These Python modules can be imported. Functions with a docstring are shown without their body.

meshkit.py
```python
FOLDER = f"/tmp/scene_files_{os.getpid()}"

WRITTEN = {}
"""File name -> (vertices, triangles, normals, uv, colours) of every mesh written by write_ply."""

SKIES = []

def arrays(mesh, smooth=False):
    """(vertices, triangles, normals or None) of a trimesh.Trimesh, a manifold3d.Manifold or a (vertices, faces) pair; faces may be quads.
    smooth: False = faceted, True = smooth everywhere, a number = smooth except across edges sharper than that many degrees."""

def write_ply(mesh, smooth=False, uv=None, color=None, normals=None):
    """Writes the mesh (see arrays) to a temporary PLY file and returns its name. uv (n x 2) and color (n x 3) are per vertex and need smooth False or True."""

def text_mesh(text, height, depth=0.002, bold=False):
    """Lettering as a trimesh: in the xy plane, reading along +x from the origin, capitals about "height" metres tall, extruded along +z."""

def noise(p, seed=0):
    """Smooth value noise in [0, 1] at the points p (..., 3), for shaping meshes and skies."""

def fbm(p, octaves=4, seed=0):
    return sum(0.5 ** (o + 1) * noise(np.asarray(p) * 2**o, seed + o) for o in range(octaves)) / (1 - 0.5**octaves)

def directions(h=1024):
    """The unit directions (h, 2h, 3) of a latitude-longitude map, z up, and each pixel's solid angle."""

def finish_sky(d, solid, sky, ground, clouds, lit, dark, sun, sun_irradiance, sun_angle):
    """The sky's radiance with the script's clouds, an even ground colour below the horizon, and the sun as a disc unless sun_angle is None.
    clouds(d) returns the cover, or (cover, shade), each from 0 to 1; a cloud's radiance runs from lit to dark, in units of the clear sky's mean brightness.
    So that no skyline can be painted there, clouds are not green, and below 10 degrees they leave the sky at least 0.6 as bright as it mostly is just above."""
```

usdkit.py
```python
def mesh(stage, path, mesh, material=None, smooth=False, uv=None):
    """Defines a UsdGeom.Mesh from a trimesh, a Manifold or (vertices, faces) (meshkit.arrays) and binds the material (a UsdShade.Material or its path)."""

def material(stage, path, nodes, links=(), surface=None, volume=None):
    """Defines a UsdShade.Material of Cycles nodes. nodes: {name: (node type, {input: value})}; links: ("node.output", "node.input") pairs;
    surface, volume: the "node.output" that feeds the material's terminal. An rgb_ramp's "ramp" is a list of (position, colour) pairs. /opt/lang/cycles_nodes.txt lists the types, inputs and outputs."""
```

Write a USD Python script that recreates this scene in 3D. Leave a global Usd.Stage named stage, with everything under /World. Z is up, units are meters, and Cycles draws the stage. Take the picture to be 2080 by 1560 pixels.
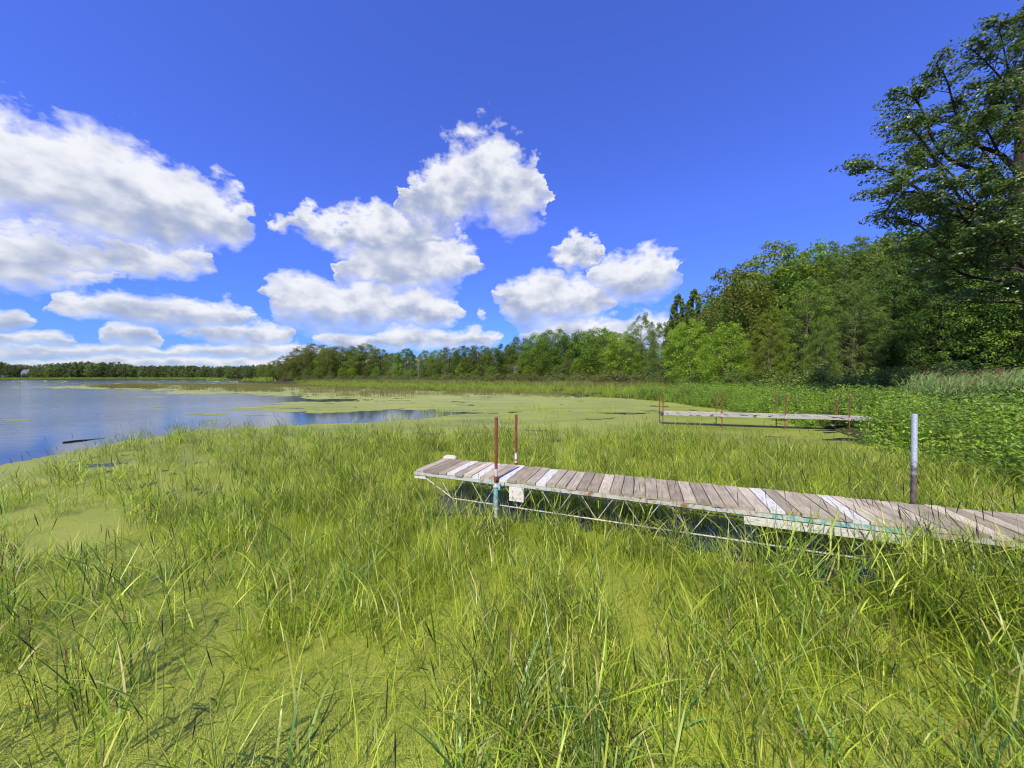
import math, random
import numpy as np, trimesh
import shapely, shapely.geometry as sg
from scipy.ndimage import gaussian_filter
import usdkit, meshkit
from pxr import Usd, UsdGeom, UsdLux, UsdShade, Gf, Sdf, Vt

stage = Usd.Stage.CreateInMemory()
UsdGeom.SetStageUpAxis(stage, "Z")
UsdGeom.SetStageMetersPerUnit(stage, 1.0)
UsdGeom.Xform.Define(stage, "/World")
UsdGeom.Scope.Define(stage, "/World/Looks")

# ---------------------------------------------------------------- camera
EYE = np.array([0.0, 0.0, 2.2])
FPX, CX, CY = 700.0, 1040.0, 780.0            # focal length and centre in photo pixels (2080 x 1560)
PITCH = math.atan2(CY - 767.0, FPX)           # looks slightly down
cam = UsdGeom.Camera.Define(stage, "/World/camera")
cam.CreateHorizontalApertureAttr(36.0)
cam.CreateVerticalApertureAttr(27.0)
cam.CreateFocalLengthAttr(36.0 * FPX / 2080.0)
cam.CreateFStopAttr(0.0)
cam.CreateClippingRangeAttr((0.05, 20000.0))
cam.AddTranslateOp().Set(Gf.Vec3d(*EYE))
cam.AddRotateXOp().Set(90.0 - math.degrees(PITCH))
EXPOSURE = 0.44
cam.CreateExposureAttr(EXPOSURE)

def ray(px, py):
    """Direction through a photo pixel, scaled so that its y is 1."""
    a, b = (px - CX) / FPX, (CY - py) / FPX
    c, s = math.cos(PITCH), math.sin(PITCH)
    d = np.array([a, c + b * s, -s + b * c])
    return d / d[1]

def at(px, py, z=0.0):
    d = ray(px, py)
    t = (z - EYE[2]) / d[2]
    return EYE + d * t

def at_depth(px, py, depth):
    return EYE + ray(px, py) * depth

def azel(px, py):
    d = ray(px, py)
    return math.atan2(d[0], d[1]), math.asin(d[2] / np.linalg.norm(d))

# ---------------------------------------------------------------- sun and sky
SUN_EL = math.radians(49.0)
SUN_AZ = math.atan2(-0.43, -0.90)
SUN = np.array([math.sin(SUN_AZ) * math.cos(SUN_EL), math.cos(SUN_AZ) * math.cos(SUN_EL), math.sin(SUN_EL)])
sun = UsdLux.DistantLight.Define(stage, "/World/sun_light")
sun.CreateIntensityAttr(1.25)
sun.CreateAngleAttr(0.5)
sun.CreateColorAttr(Gf.Vec3f(1.0, 0.93, 0.76))
sun.CreateNormalizeAttr(True)
q = trimesh.geometry.align_vectors([0, 0, 1], SUN)
sun.AddTransformOp().Set(Gf.Matrix4d(q.T.tolist()))

# cumulus decks, each a height profile over azimuth: (top outline, base outline) in photo pixels turned into azimuth and elevation
DECKS = [
  [ # upper deck
    ([(-420,330),(-300,250),(-150,215),(-60,205),(0,212),(60,245),(150,275),(230,295),(300,310),(360,335),(420,370),(470,385),(505,400),(520,415)],
     [(-420,360),(-250,430),(-100,440),(0,438),(60,450),(150,475),(250,495),(350,500),(450,498),(490,480),(520,425)]),
    ([(800,395),(820,370),(850,340),(890,310),(930,285),(970,268),(1010,272),(1050,300),(1085,330),(1098,380),(1103,420)],
     [(800,410),(830,430),(870,460),(900,468),(940,455),(965,420),(1000,425),(1025,460),(1060,455),(1090,435),(1103,430)]),
    ([(1115,515),(1140,495),(1180,484),(1210,495),(1220,515)], [(1115,520),(1150,540),(1190,530),(1220,520)]),
    ([(1060,505),(1080,492),(1100,508)], [(1060,510),(1080,520),(1100,512)]),
  ],
  [
    ([(-350,460),(-150,440),(0,450),(60,475),(120,468),(200,490),(300,495),(370,500),(420,510),(438,530)],
     [(-350,500),(-100,545),(0,560),(90,558),(160,548),(250,545),(330,552),(400,553),(438,545)]),
    ([(545,440),(580,422),(620,420),(660,428),(690,445),(720,420),(760,412),(810,420),(850,425),(890,460),(905,480)],
     [(545,448),(600,465),(640,485),(680,505),(730,520),(800,525),(860,515),(905,495)]),
    ([(1180,550),(1210,530),(1240,515),(1280,522),(1320,510),(1355,508),(1378,535),(1382,560)],
     [(1180,565),(1220,592),(1270,605),(1320,598),(1360,585),(1382,568)]),
  ],
  [
    ([(-300,540),(-100,520),(0,525),(80,535),(170,545),(235,548),(250,552)],
     [(-300,575),(-100,585),(0,580),(100,582),(170,582),(225,565),(250,558)]),
    ([(685,545),(710,518),(760,500),(830,488),(880,478),(930,482),(965,505),(982,520)],
     [(685,560),(740,575),(800,585),(860,588),(910,585),(945,560),(982,528)]),
    ([(1006,595),(1022,578),(1050,572),(1090,552),(1130,558),(1170,562),(1210,580),(1245,600),(1255,610)],
     [(1006,605),(1030,635),(1060,655),(1110,662),(1160,655),(1210,635),(1255,618)]),
  ],
  [
    ([(80,605),(120,596),(200,600),(260,592),(330,598),(400,612),(460,618),(505,640),(512,648)],
     [(80,612),(130,632),(220,645),(320,660),(400,665),(470,662),(512,655)]),
    ([(534,575),(565,560),(620,556),(670,570),(730,575),(800,585),(860,588),(910,600),(938,620)],
     [(534,582),(545,630),(600,655),(700,660),(800,658),(880,655),(925,645),(938,632)]),
    ([(-250,640),(-100,615),(0,620),(30,622),(60,646)], [(-250,655),(-100,670),(0,668),(30,668),(60,655)]),
    ([(966,635),(980,627),(998,636)], [(966,640),(980,647),(998,640)]),
    ([(1060,680),(1090,664),(1150,652),(1210,642),(1260,650),(1330,640),(1420,650),(1500,660)],
     [(1060,684),(1150,700),(1300,705),(1500,700)]),
  ],
  [
    ([(200,685),(232,668),(290,665),(315,675),(328,690)], [(200,692),(260,700),(328,695)]),
    ([(356,672),(400,662),(470,668),(540,656),(585,662),(600,680)], [(356,675),(430,692),(520,698),(585,695),(600,686)]),
    ([(634,680),(655,668),(700,676),(760,680),(790,668),(860,664),(930,672),(965,664),(1000,680),(1018,688)],
     [(634,688),(690,702),(800,705),(900,702),(980,698),(1018,692)]),
    ([(-200,690),(-60,680),(0,684),(60,680),(120,678),(172,690)], [(-200,700),(-50,706),(60,704),(172,698)]),
  ],
  [
    ([(-300,706),(-50,700),(60,710),(130,704),(260,702),(330,706),(420,704),(480,697),(560,700),(640,706),(760,722)], [(-300,725),(0,722),(200,722),(330,720),(440,722),(600,724),(760,728)]),
  ],
  [
    ([(-400,730),(-100,724),(100,730),(300,722),(450,728),(560,724),(700,734),(800,728),(900,735),(1100,728),(1400,735)],
     [(-400,744),(0,748),(400,744),(700,748),(1000,745),(1400,742)]),
  ],
]
AZ0, AZ1 = math.radians(-66), math.radians(66)
def deck_ramp(clouds):
    az = np.linspace(AZ0, AZ1, 256)
    base, top = np.full(256, -1.0), np.full(256, -1.0)
    for t, b in clouds:
        T, B = np.array([azel(*p) for p in t]), np.array([azel(*p) for p in b])
        m = (az >= max(T[0, 0], B[0, 0])) & (az <= min(T[-1, 0], B[-1, 0]))
        ok = m & (top < 0)
        top[ok], base[ok] = np.interp(az[ok], T[:, 0], T[:, 1]), np.interp(az[ok], B[:, 0], B[:, 1])
    # where no cloud stands the profile closes: base and top meet below the horizon
    ins = top > 0
    d = np.zeros(256)
    mid, half = (top + base) / 2, (top - base) / 2
    idx = np.arange(256)
    near = np.array([idx[ins][np.argmin(np.abs(idx[ins] - i))] for i in idx])
    gap = np.abs(near - idx)
    mid = mid[near]
    half = np.where(ins, np.maximum(half, 0.002), -0.010 * gap)
    return [(float(i) / 255, (float(mid[i]) + 0.5, float(half[i]) + 0.5, 0.0)) for i in idx]

SKY_STRENGTH = 0.081
CLOUD_LIT, CLOUD_DARK = (8.4, 8.5, 8.9), (3.6, 4.2, 5.8)
N, L = {}, []
N["tc"] = ("texture_coordinate", {})
N["sky"] = ("sky_texture", {"sky_type": "single_scattering", "sun_disc": False, "sun_elevation": SUN_EL, "sun_rotation": SUN_AZ % (2 * math.pi), "altitude": 0.0, "air_density": 1.0, "aerosol_density": 0.0, "ozone_density": 6.0})
N["tint"] = ("rgb_ramp", {"ramp": [(0.0, (0.14, 0.235, 0.44)), (0.10, (0.20, 0.30, 0.60)), (0.40, (0.365, 0.412, 0.90)), (0.85, (0.43, 0.475, 1.0))]}); L.append(("sep.z", "tint.fac"))
N["tint2"] = ("vector_math", {"math_type": "scale", "scale": 2.55}); L.append(("tint.color", "tint2.vector1"))
N["skyhsv"] = ("mix_color", {"blend_type": "multiply", "fac": 1.0}); L += [("sky.color", "skyhsv.a"), ("tint2.vector", "skyhsv.b")]
N["sep"] = ("separate_xyz", {}); L += [("tc.generated", "sep.vector")]
N["az"] = ("math", {"math_type": "arctan2"}); L += [("sep.x", "az.value1"), ("sep.y", "az.value2")]
N["el"] = ("math", {"math_type": "arcsine"}); L += [("sep.z", "el.value1")]
# billow noise: warps the outlines, finer towards the horizon
N["map"] = ("mapping", {"mapping_type": "point", "scale": (1.0, 1.0, 1.5)}); L += [("tc.generated", "map.vector")]
N["n1"] = ("noise_texture", {"dimensions": "3D", "scale": 13.0, "detail": 8.0, "roughness": 0.56, "distortion": 0.15}); L += [("map.vector", "n1.vector")]
N["n2"] = ("noise_texture", {"dimensions": "3D", "scale": 30.0, "detail": 6.0, "roughness": 0.55, "distortion": 0.1}); L += [("map.vector", "n2.vector")]
N["n4"] = ("noise_texture", {"dimensions": "3D", "scale": 17.0, "detail": 2.5, "roughness": 0.45, "distortion": 0.0}); L += [("map.vector", "n4.vector")]
N["n1s"] = ("separate_color", {"color_type": "rgb"}); L += [("n1.color", "n1s.color")]
def M(name, kind, a, b=None, c=None, clamp=False):
    vals = {"math_type": kind, "use_clamp": clamp}
    for k, v in (("value1", a), ("value2", b), ("value3", c)):
        if isinstance(v, str): L.append((v, f"{name}.{k}"))
        elif v is not None: vals[k] = float(v)
    N[name] = ("math", vals)
    return f"{name}.value"
amp = M("amp", "multiply_add", M("elp", "maximum", "el.value", 0.0), 0.34, 0.026)
wx = M("wx", "multiply", M("wx0", "subtract", "n1s.r", 0.5), amp)
wy = M("wy", "multiply", M("wy0", "subtract", "n1s.g", 0.5), amp)
fy = M("fy", "multiply", M("fy0", "subtract", "n2.fac", 0.5), M("amp2", "multiply", amp, 0.55))
azw = M("azw", "add", "az.value", wx)
elw = M("elw", "add", M("elw0", "add", "el.value", wy), fy)
fac = M("facr", "divide", M("fac0", "subtract", azw, AZ0), AZ1 - AZ0)
N["cover0"] = ("value", {"value": 0.0}); cover = "cover0.value"
N["shade0"] = ("value", {"value": 0.0}); shade = "shade0.value"
for i, deck in enumerate(DECKS[::-1]):
    N[f"r{i}"] = ("rgb_ramp", {"ramp": deck_ramp(deck), "interpolate": True}); L.append((fac, f"r{i}.fac"))
    N[f"s{i}"] = ("separate_color", {"color_type": "rgb"}); L.append((f"r{i}.color", f"s{i}.color"))
    dy = M(f"dy{i}", "subtract", M(f"dy0{i}", "add", elw, 0.5), f"s{i}.r")           # height over the deck's middle
    h = M(f"h{i}", "subtract", f"s{i}.g", 0.5)
    inside = M(f"in{i}", "subtract", h, M(f"ab{i}", "absolute", dy))
    soft = M(f"sf{i}", "multiply_add", M(f"hp{i}", "maximum", h, 0.0), 0.42, 0.006)
    soft = M(f"sg{i}", "multiply_add", M(f"lo{i}", "maximum", M(f"ng{i}", "multiply", dy, -1.0), 0.0), 0.30, soft)
    a = M(f"a{i}", "multiply_add", M(f"a0{i}", "divide", inside, soft), 0.8, 0.5, clamp=True)
    rel = M(f"rel{i}", "divide", dy, M(f"hm{i}", "maximum", h, 0.004))                  # -1 base .. 1 top
    # the near decks cover the far ones
    N[f"mc{i}"] = ("mix_float", {"use_clamp": True}); L += [(a, f"mc{i}.fac"), (shade, f"mc{i}.a"), (rel, f"mc{i}.b")]
    shade = f"mc{i}.result"
    cover = M(f"c{i}", "maximum", cover, a)
# fair-weather clouds of the same kind all round, outside the photographed part
N["pl"] = ("vector_math", {"math_type": "divide"})
N["plz"] = ("combine_xyz", {})
zp = M("zp", "add", M("zmax", "maximum", "sep.z", 0.0), 0.12)
for k in "xyz": L.append((zp, f"plz.{k}"))
L += [("tc.generated", "pl.vector1"), ("plz.vector", "pl.vector2")]
N["n3"] = ("noise_texture", {"dimensions": "3D", "scale": 1.15, "detail": 7.0, "roughness": 0.55}); L.append(("pl.vector", "n3.vector"))
N["mr"] = ("map_range", {"range_type": "smoothstep", "from_min": 0.56, "from_max": 0.64, "to_min": 0.0, "to_max": 1.0, "clamp": True}); L.append(("n3.fac", "mr.value"))
side = M("side", "greater_than", M("absaz", "absolute", "az.value"), 1.15)
back = M("back", "multiply", "mr.result", side)
cover = M("cov", "maximum", cover, back)
cover = M("cov2", "multiply", cover, M("above", "greater_than", "sep.z", 0.0))
# lit tops and edges, grey bases, mottled by the billows
sh = M("sh", "multiply_add", M("nmix", "subtract", "n4.fac", 0.5), 3.0, shade)
sh = M("sh1", "multiply_add", M("nmix2", "subtract", "n2.fac", 0.5), 0.6, sh)
thin = M("thin", "subtract", 1.0, cover)
sh = M("sh2", "add", sh, thin)
N["lit"] = ("map_range", {"range_type": "smoothstep", "from_min": -1.15, "from_max": 0.95, "to_min": 0.0, "to_max": 1.0, "clamp": True}); L.append((sh, "lit.value"))
N["ccol"] = ("mix_color", {"a": CLOUD_DARK, "b": CLOUD_LIT, "use_clamp": True}); L.append(("lit.result", "ccol.fac"))
N["skymix"] = ("mix_color", {"use_clamp": True}); L += [(M("covf", "multiply", cover, 0.97), "skymix.fac"), ("skyhsv.result", "skymix.a"), ("ccol.result", "skymix.b")]
N["bg"] = ("background_shader", {"strength": SKY_STRENGTH}); L.append(("skymix.result", "bg.color"))
sky_mat = usdkit.material(stage, "/World/Looks/sky_look", N, L, surface="bg.background")
dome = UsdLux.DomeLight.Define(stage, "/World/sky")
dome.CreateIntensityAttr(1.0)
UsdShade.MaterialBindingAPI.Apply(dome.GetPrim()).Bind(sky_mat)
dome.GetPrim().SetCustomDataByKey("kind", "structure")

# ---------------------------------------------------------------- helpers
from scipy.sparse import coo_matrix
from scipy.sparse.csgraph import connected_components
_plain_mesh = usdkit.mesh
def add_mesh(stage_, path, mesh, mat, smooth=False):
    """A mesh; every separate leaf or blade in it gets a tone of its own."""
    m = _plain_mesh(stage_, path, mesh, mat, smooth=smooth)
    if mat is not None and str(mat.GetPath()) in LEAFY:
        v, f = np.asarray(mesh[0]), np.asarray(mesh[1])
        n = len(v)
        g = coo_matrix((np.ones(len(f) * 2), (np.concatenate([f[:, 0], f[:, 0]]), np.concatenate([f[:, 1], f[:, 2]]))), (n, n))
        k, lab = connected_components(g, False)
        tone = np.random.default_rng(k).uniform(0, 1, k)[lab]
        UsdGeom.PrimvarsAPI(m).CreatePrimvar("tone", Sdf.ValueTypeNames.FloatArray, "vertex").Set(Vt.FloatArray.FromNumpy(tone.astype(np.float32)))
    return m
usdkit.mesh = add_mesh
_used = {}
def numbered(parent, name):
    k = (str(parent), name)
    n = _used.get(k, 0)
    _used[k] = n + 1
    return f"{parent}/{name}" if n == 0 else f"{parent}/{name}_{n:03d}"

def tag(prim, label=None, cat=None, group=None, kind=None):
    p = prim.GetPrim() if hasattr(prim, "GetPrim") else prim
    for k, v in (("label", label), ("category", cat), ("group", group), ("kind", kind)):
        if v: p.SetCustomDataByKey(k, v)
    return p

def obj(name, mesh, mat, parent="/World", smooth=False):
    parent = str(parent.GetPath()) if hasattr(parent, "GetPath") else str(parent)
    return usdkit.mesh(stage, numbered(parent, name), mesh, mat, smooth=smooth).GetPrim()

def place(x, loc, rotz=0.0, scale=None):
    x.AddTranslateOp().Set(Gf.Vec3d(*map(float, loc)))
    if rotz: x.AddRotateZOp().Set(math.degrees(rotz))
    if scale is not None: x.AddScaleOp().Set(Gf.Vec3f(*map(float, np.broadcast_to(scale, 3))))

def thing(name, label, cat, loc=(0, 0, 0), rotz=0.0, scale=None, group=None):
    x = UsdGeom.Xform.Define(stage, numbered("/World", name))
    place(x, loc, rotz, scale)
    return tag(x, label, cat, group)

def kind_of(name):
    """A class prim: what copies refer to."""
    return stage.CreateClassPrim(f"/World/{name}")

def copy_of(cls, name, label, cat, loc, rotz=0.0, scale=None, group=None):
    p = thing(name, label, cat, loc, rotz, scale, group)
    p.GetReferences().AddInternalReference(cls.GetPath())
    p.SetInstanceable(True)
    return p

def instancer(name, label, cat, protos, pos, rot, scale, which, rng, tilt=0.0):
    """One object of many alike pieces: protos is a list of lists of (part name, mesh, material)."""
    path = numbered("/World", name)
    pi = UsdGeom.PointInstancer.Define(stage, path)
    targets = []
    for i, parts in enumerate(protos):
        pp = f"{path}/kinds/kind_{i:03d}"
        UsdGeom.Xform.Define(stage, pp)
        for n, m, mat in parts: usdkit.mesh(stage, f"{pp}/{n}", m, mat)
        targets.append(pp)
    pi.CreatePrototypesRel().SetTargets([Sdf.Path(t) for t in targets])
    pi.CreatePositionsAttr(Vt.Vec3fArray.FromNumpy(np.asarray(pos, np.float32)))
    n = len(pos)
    half = np.asarray(rot) / 2
    ta, tm = rng.uniform(0, 2 * np.pi, n), np.abs(rng.normal(0, 1, n)) * tilt / 2
    # q = tilt * yaw
    qx, qy, qw = np.cos(ta) * np.sin(tm), np.sin(ta) * np.sin(tm), np.cos(tm)
    cz, sz = np.cos(half), np.sin(half)
    W, X, Y, Z = qw * cz, qx * cz + qy * sz, qy * cz - qx * sz, qw * sz
    pi.CreateOrientationsAttr(Vt.QuathArray([Gf.Quath(float(a), float(b), float(c), float(d)) for a, b, c, d in zip(W, X, Y, Z)]))
    s = np.asarray(scale, np.float32)
    if s.ndim == 1: s = np.repeat(s[:, None], 3, 1)
    pi.CreateScalesAttr(Vt.Vec3fArray.FromNumpy(s.astype(np.float32)))
    pi.CreateProtoIndicesAttr(Vt.IntArray.FromNumpy(np.asarray(which, np.int32)))
    return tag(pi, label, cat, None, "stuff")

class Bag:
    """Collects vertices and triangles of one mesh."""
    def __init__(self): self.v, self.f, self.n = [], [], 0
    def add(self, v, f):
        v = np.asarray(v, float)
        self.v.append(v); self.f.append(np.asarray(f, int) + self.n); self.n += len(v)
        return self
    def get(self): return np.vstack(self.v), np.vstack(self.f)
    def tube(self, pts, radii, sides=6, cap=True):
        p = np.asarray(pts, float)
        r = np.broadcast_to(np.asarray(radii, float), (len(p),))
        t = np.gradient(p, axis=0); t /= np.linalg.norm(t, axis=1, keepdims=True) + 1e-12
        ref = np.array([1.0, 0, 0]) if abs(t[:, 2]).mean() > 0.7 else np.array([0, 0, 1.0])
        a = np.cross(t, ref); a /= np.linalg.norm(a, axis=1, keepdims=True) + 1e-12
        b = np.cross(t, a)
        th = np.arange(sides) * 2 * np.pi / sides
        v = p[:, None] + r[:, None, None] * (np.cos(th)[None, :, None] * a[:, None] + np.sin(th)[None, :, None] * b[:, None])
        i, j = np.meshgrid(np.arange(len(p) - 1), np.arange(sides), indexing="ij")
        qd = np.stack([i * sides + j, i * sides + (j + 1) % sides, (i + 1) * sides + (j + 1) % sides, (i + 1) * sides + j], -1).reshape(-1, 4)
        f = np.vstack([qd[:, [0, 2, 1]], qd[:, [0, 3, 2]]])
        V = v.reshape(-1, 3)
        if cap:
            m = len(V)
            V = np.vstack([V, p[:1], p[-1:]])
            k = np.arange(sides)
            f = np.vstack([f, np.stack([np.full(sides, m), k, (k + 1) % sides], 1), np.stack([np.full(sides, m + 1), (len(p) - 1) * sides + (k + 1) % sides, (len(p) - 1) * sides + k], 1)])
        return self.add(V, f)
    def box(self, size, center, R=None, chamfer=0.0):
        m = rbox(size, chamfer) if chamfer else trimesh.creation.box(size)
        v = np.array(m.vertices)
        if R is not None: v = v @ np.asarray(R).T
        return self.add(v + np.asarray(center, float), m.faces)

def rbox(size, c):
    """A box whose long edges are chamfered."""
    sx, sy, sz = np.asarray(size, float) / 2
    pts = []
    for x in (-1, 1):
        for y in (-1, 1):
            for z in (-1, 1):
                pts += [(x * (sx - c), y * sy, z * (sz - c)), (x * sx, y * sy, z * (sz - c)), (x * (sx - c), y * sy, z * sz)]
    return trimesh.convex.convex_hull(np.array(pts))

# ---------------------------------------------------------------- materials
def P(name): return "/World/Looks/" + name

LEAFY = set()
def leaf_look(name, stops, trans=0.35, rough=0.55, spec=0.3, tree_var=0.25, tcol=None, patch=0.0):
    """Leaves: every leaf its own tone, every plant its own cast, light through the blade."""
    nodes = {"g": ("attribute", {"attribute": "tone"}), "o": ("object_info", {}), "r": ("rgb_ramp", {"ramp": stops}),
             "hv": ("map_range", {"from_min": 0, "from_max": 1, "to_min": 1 - tree_var, "to_max": 1 + tree_var}),
             "hh": ("map_range", {"from_min": 0, "from_max": 1, "to_min": 0.488, "to_max": 0.512}),
             "h": ("hsv", {"saturation": 1.0, "fac": 1.0}),
             "p": ("principled_bsdf", {"roughness": rough, "specular_ior_level": spec}),
             "tc": ("mix_color", {"blend_type": "multiply", "fac": 1.0, "b": tcol or (1.25, 1.35, 0.75)}),
             "t": ("translucent_bsdf", {}), "m": ("mix_closure", {"fac": trans})}
    links = [("g.fac", "r.fac"), ("o.random", "hv.value"), ("o.random", "hh.value"), ("hv.result", "h.value"), ("hh.result", "h.hue"), ("r.color", "h.color"),
             ("h.color", "p.base_color"), ("h.color", "tc.a"), ("tc.result", "t.color"), ("p.BSDF", "m.closure1"), ("t.BSDF", "m.closure2")]
    LEAFY.add(P(name))
    return usdkit.material(stage, P(name), nodes, links, surface="m.closure")

def plain(name, col, rough=0.6, metallic=0.0, var=0.15, scale=20.0, bump=0.2, dist=0.003, spec=0.5, stretch=(1, 1, 1), col2=None, coord="object"):
    c2 = col2 or tuple(x * (1 - var) for x in col)
    nodes = {"tc": ("texture_coordinate", {}), "mp": ("mapping", {"scale": stretch}), "n": ("noise_texture", {"scale": scale, "detail": 6.0, "roughness": 0.6}),
             "r": ("rgb_ramp", {"ramp": [(0.3, c2), (0.7, col)]}), "b": ("bump", {"strength": bump, "distance": dist}),
             "p": ("principled_bsdf", {"roughness": rough, "metallic": metallic, "specular_ior_level": spec})}
    links = [(f"tc.{coord}", "mp.vector"), ("mp.vector", "n.vector"), ("n.fac", "r.fac"), ("r.color", "p.base_color"), ("n.fac", "b.height"), ("b.normal", "p.normal")]
    return usdkit.material(stage, P(name), nodes, links, surface="p.BSDF")

def worn(name, paint, under, scale=30.0, lo=0.48, hi=0.56, stretch=(1, 1, 1), rough=0.6, bump=0.3, metallic=0.0):
    """Flaking paint over what lies under it."""
    nodes = {"tc": ("texture_coordinate", {}), "mp": ("mapping", {"scale": stretch}), "n": ("noise_texture", {"scale": scale, "detail": 8.0, "roughness": 0.65}),
             "n2": ("noise_texture", {"scale": scale * 4, "detail": 4.0}),
             "k": ("map_range", {"range_type": "smoothstep", "from_min": lo, "from_max": hi, "to_min": 0, "to_max": 1, "clamp": True}),
             "u": ("mix_color", {"a": under, "b": tuple(x * 0.55 for x in under)}), "w": ("mix_color", {"a": paint, "b": tuple(x * 0.8 for x in paint)}), "c": ("mix_color", {}),
             "b": ("bump", {"strength": bump, "distance": 0.002, "invert": True}), "p": ("principled_bsdf", {"roughness": rough, "metallic": metallic})}
    links = [("tc.object", "mp.vector"), ("mp.vector", "n.vector"), ("mp.vector", "n2.vector"), ("n.fac", "k.value"), ("n2.fac", "u.fac"), ("n2.fac", "w.fac"), ("k.result", "c.fac"), ("w.result", "c.a"), ("u.result", "c.b"),
             ("c.result", "p.base_color"), ("k.result", "b.height"), ("b.normal", "p.normal")]
    return usdkit.material(stage, P(name), nodes, links, surface="p.BSDF")

def wood(name, light, dark, scale=1.0):
    """Weathered board: grain along x of the piece, cracks, stains."""
    nodes = {"tc": ("texture_coordinate", {}), "o": ("object_info", {}), "off": ("combine_xyz", {}), "add": ("vector_math", {"math_type": "add"}), "om": ("math", {"math_type": "multiply", "value2": 57.0}),
             "mp": ("mapping", {"scale": (1.6 * scale, 34.0 * scale, 34.0 * scale)}), "n": ("noise_texture", {"scale": 2.2, "detail": 8.0, "roughness": 0.7, "distortion": 0.6}),
             "mp2": ("mapping", {"scale": (3.0, 7.0, 7.0)}), "n2": ("noise_texture", {"scale": 1.6, "detail": 5.0, "roughness": 0.6}),
             "r": ("rgb_ramp", {"ramp": [(0.25, dark), (0.52, light), (0.8, tuple(min(1, x * 1.22) for x in light))]}),
             "st": ("map_range", {"from_min": 0.3, "from_max": 0.7, "to_min": 0.68, "to_max": 1.05, "clamp": True}),
             "tn": ("map_range", {"from_min": 0.0, "from_max": 1.0, "to_min": 0.70, "to_max": 1.10}),
             "mm": ("math", {"math_type": "multiply"}), "h": ("hsv", {"hue": 0.5, "saturation": 1.0, "fac": 1.0}),
             "b": ("bump", {"strength": 0.5, "distance": 0.003}), "p": ("principled_bsdf", {"roughness": 0.85, "specular_ior_level": 0.25})}
    links = [("o.random", "om.value1"), ("om.value", "off.x"), ("om.value", "off.y"), ("tc.object", "add.vector1"), ("off.vector", "add.vector2"), ("add.vector", "mp.vector"), ("add.vector", "mp2.vector"),
             ("mp.vector", "n.vector"), ("mp2.vector", "n2.vector"), ("n.fac", "r.fac"), ("n2.fac", "st.value"), ("o.random", "tn.value"), ("st.result", "mm.value1"), ("tn.result", "mm.value2"), ("r.color", "h.color"), ("mm.value", "h.value"),
             ("h.color", "p.base_color"), ("n.fac", "b.height"), ("b.normal", "p.normal")]
    return usdkit.material(stage, P(name), nodes, links, surface="p.BSDF")

WOOD = [wood("weathered_board_a", (0.43, 0.365, 0.262), (0.12, 0.095, 0.068)), wood("weathered_board_b", (0.51, 0.44, 0.325), (0.15, 0.12, 0.085)), wood("weathered_board_c", (0.37, 0.305, 0.213), (0.10, 0.078, 0.055))]
WHITE_BOARD = worn("white_painted_board", (0.60, 0.575, 0.505), (0.36, 0.33, 0.30), scale=9.0, lo=0.56, hi=0.62, stretch=(1, 5, 5), rough=0.7)
WHITE_STEEL = worn("white_painted_steel", (0.46, 0.44, 0.39), (0.20, 0.11, 0.07), scale=12.0, lo=0.52, hi=0.62)
TEAL_STEEL = worn("teal_painted_steel", (0.16, 0.37, 0.36), (0.55, 0.53, 0.48), scale=14.0, lo=0.47, hi=0.55)
RAIL_PAINT = worn("peeling_rail_paint", (0.42, 0.44, 0.38), (0.30, 0.15, 0.07), scale=7.0, lo=0.50, hi=0.62, stretch=(1, 1, 1))
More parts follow.
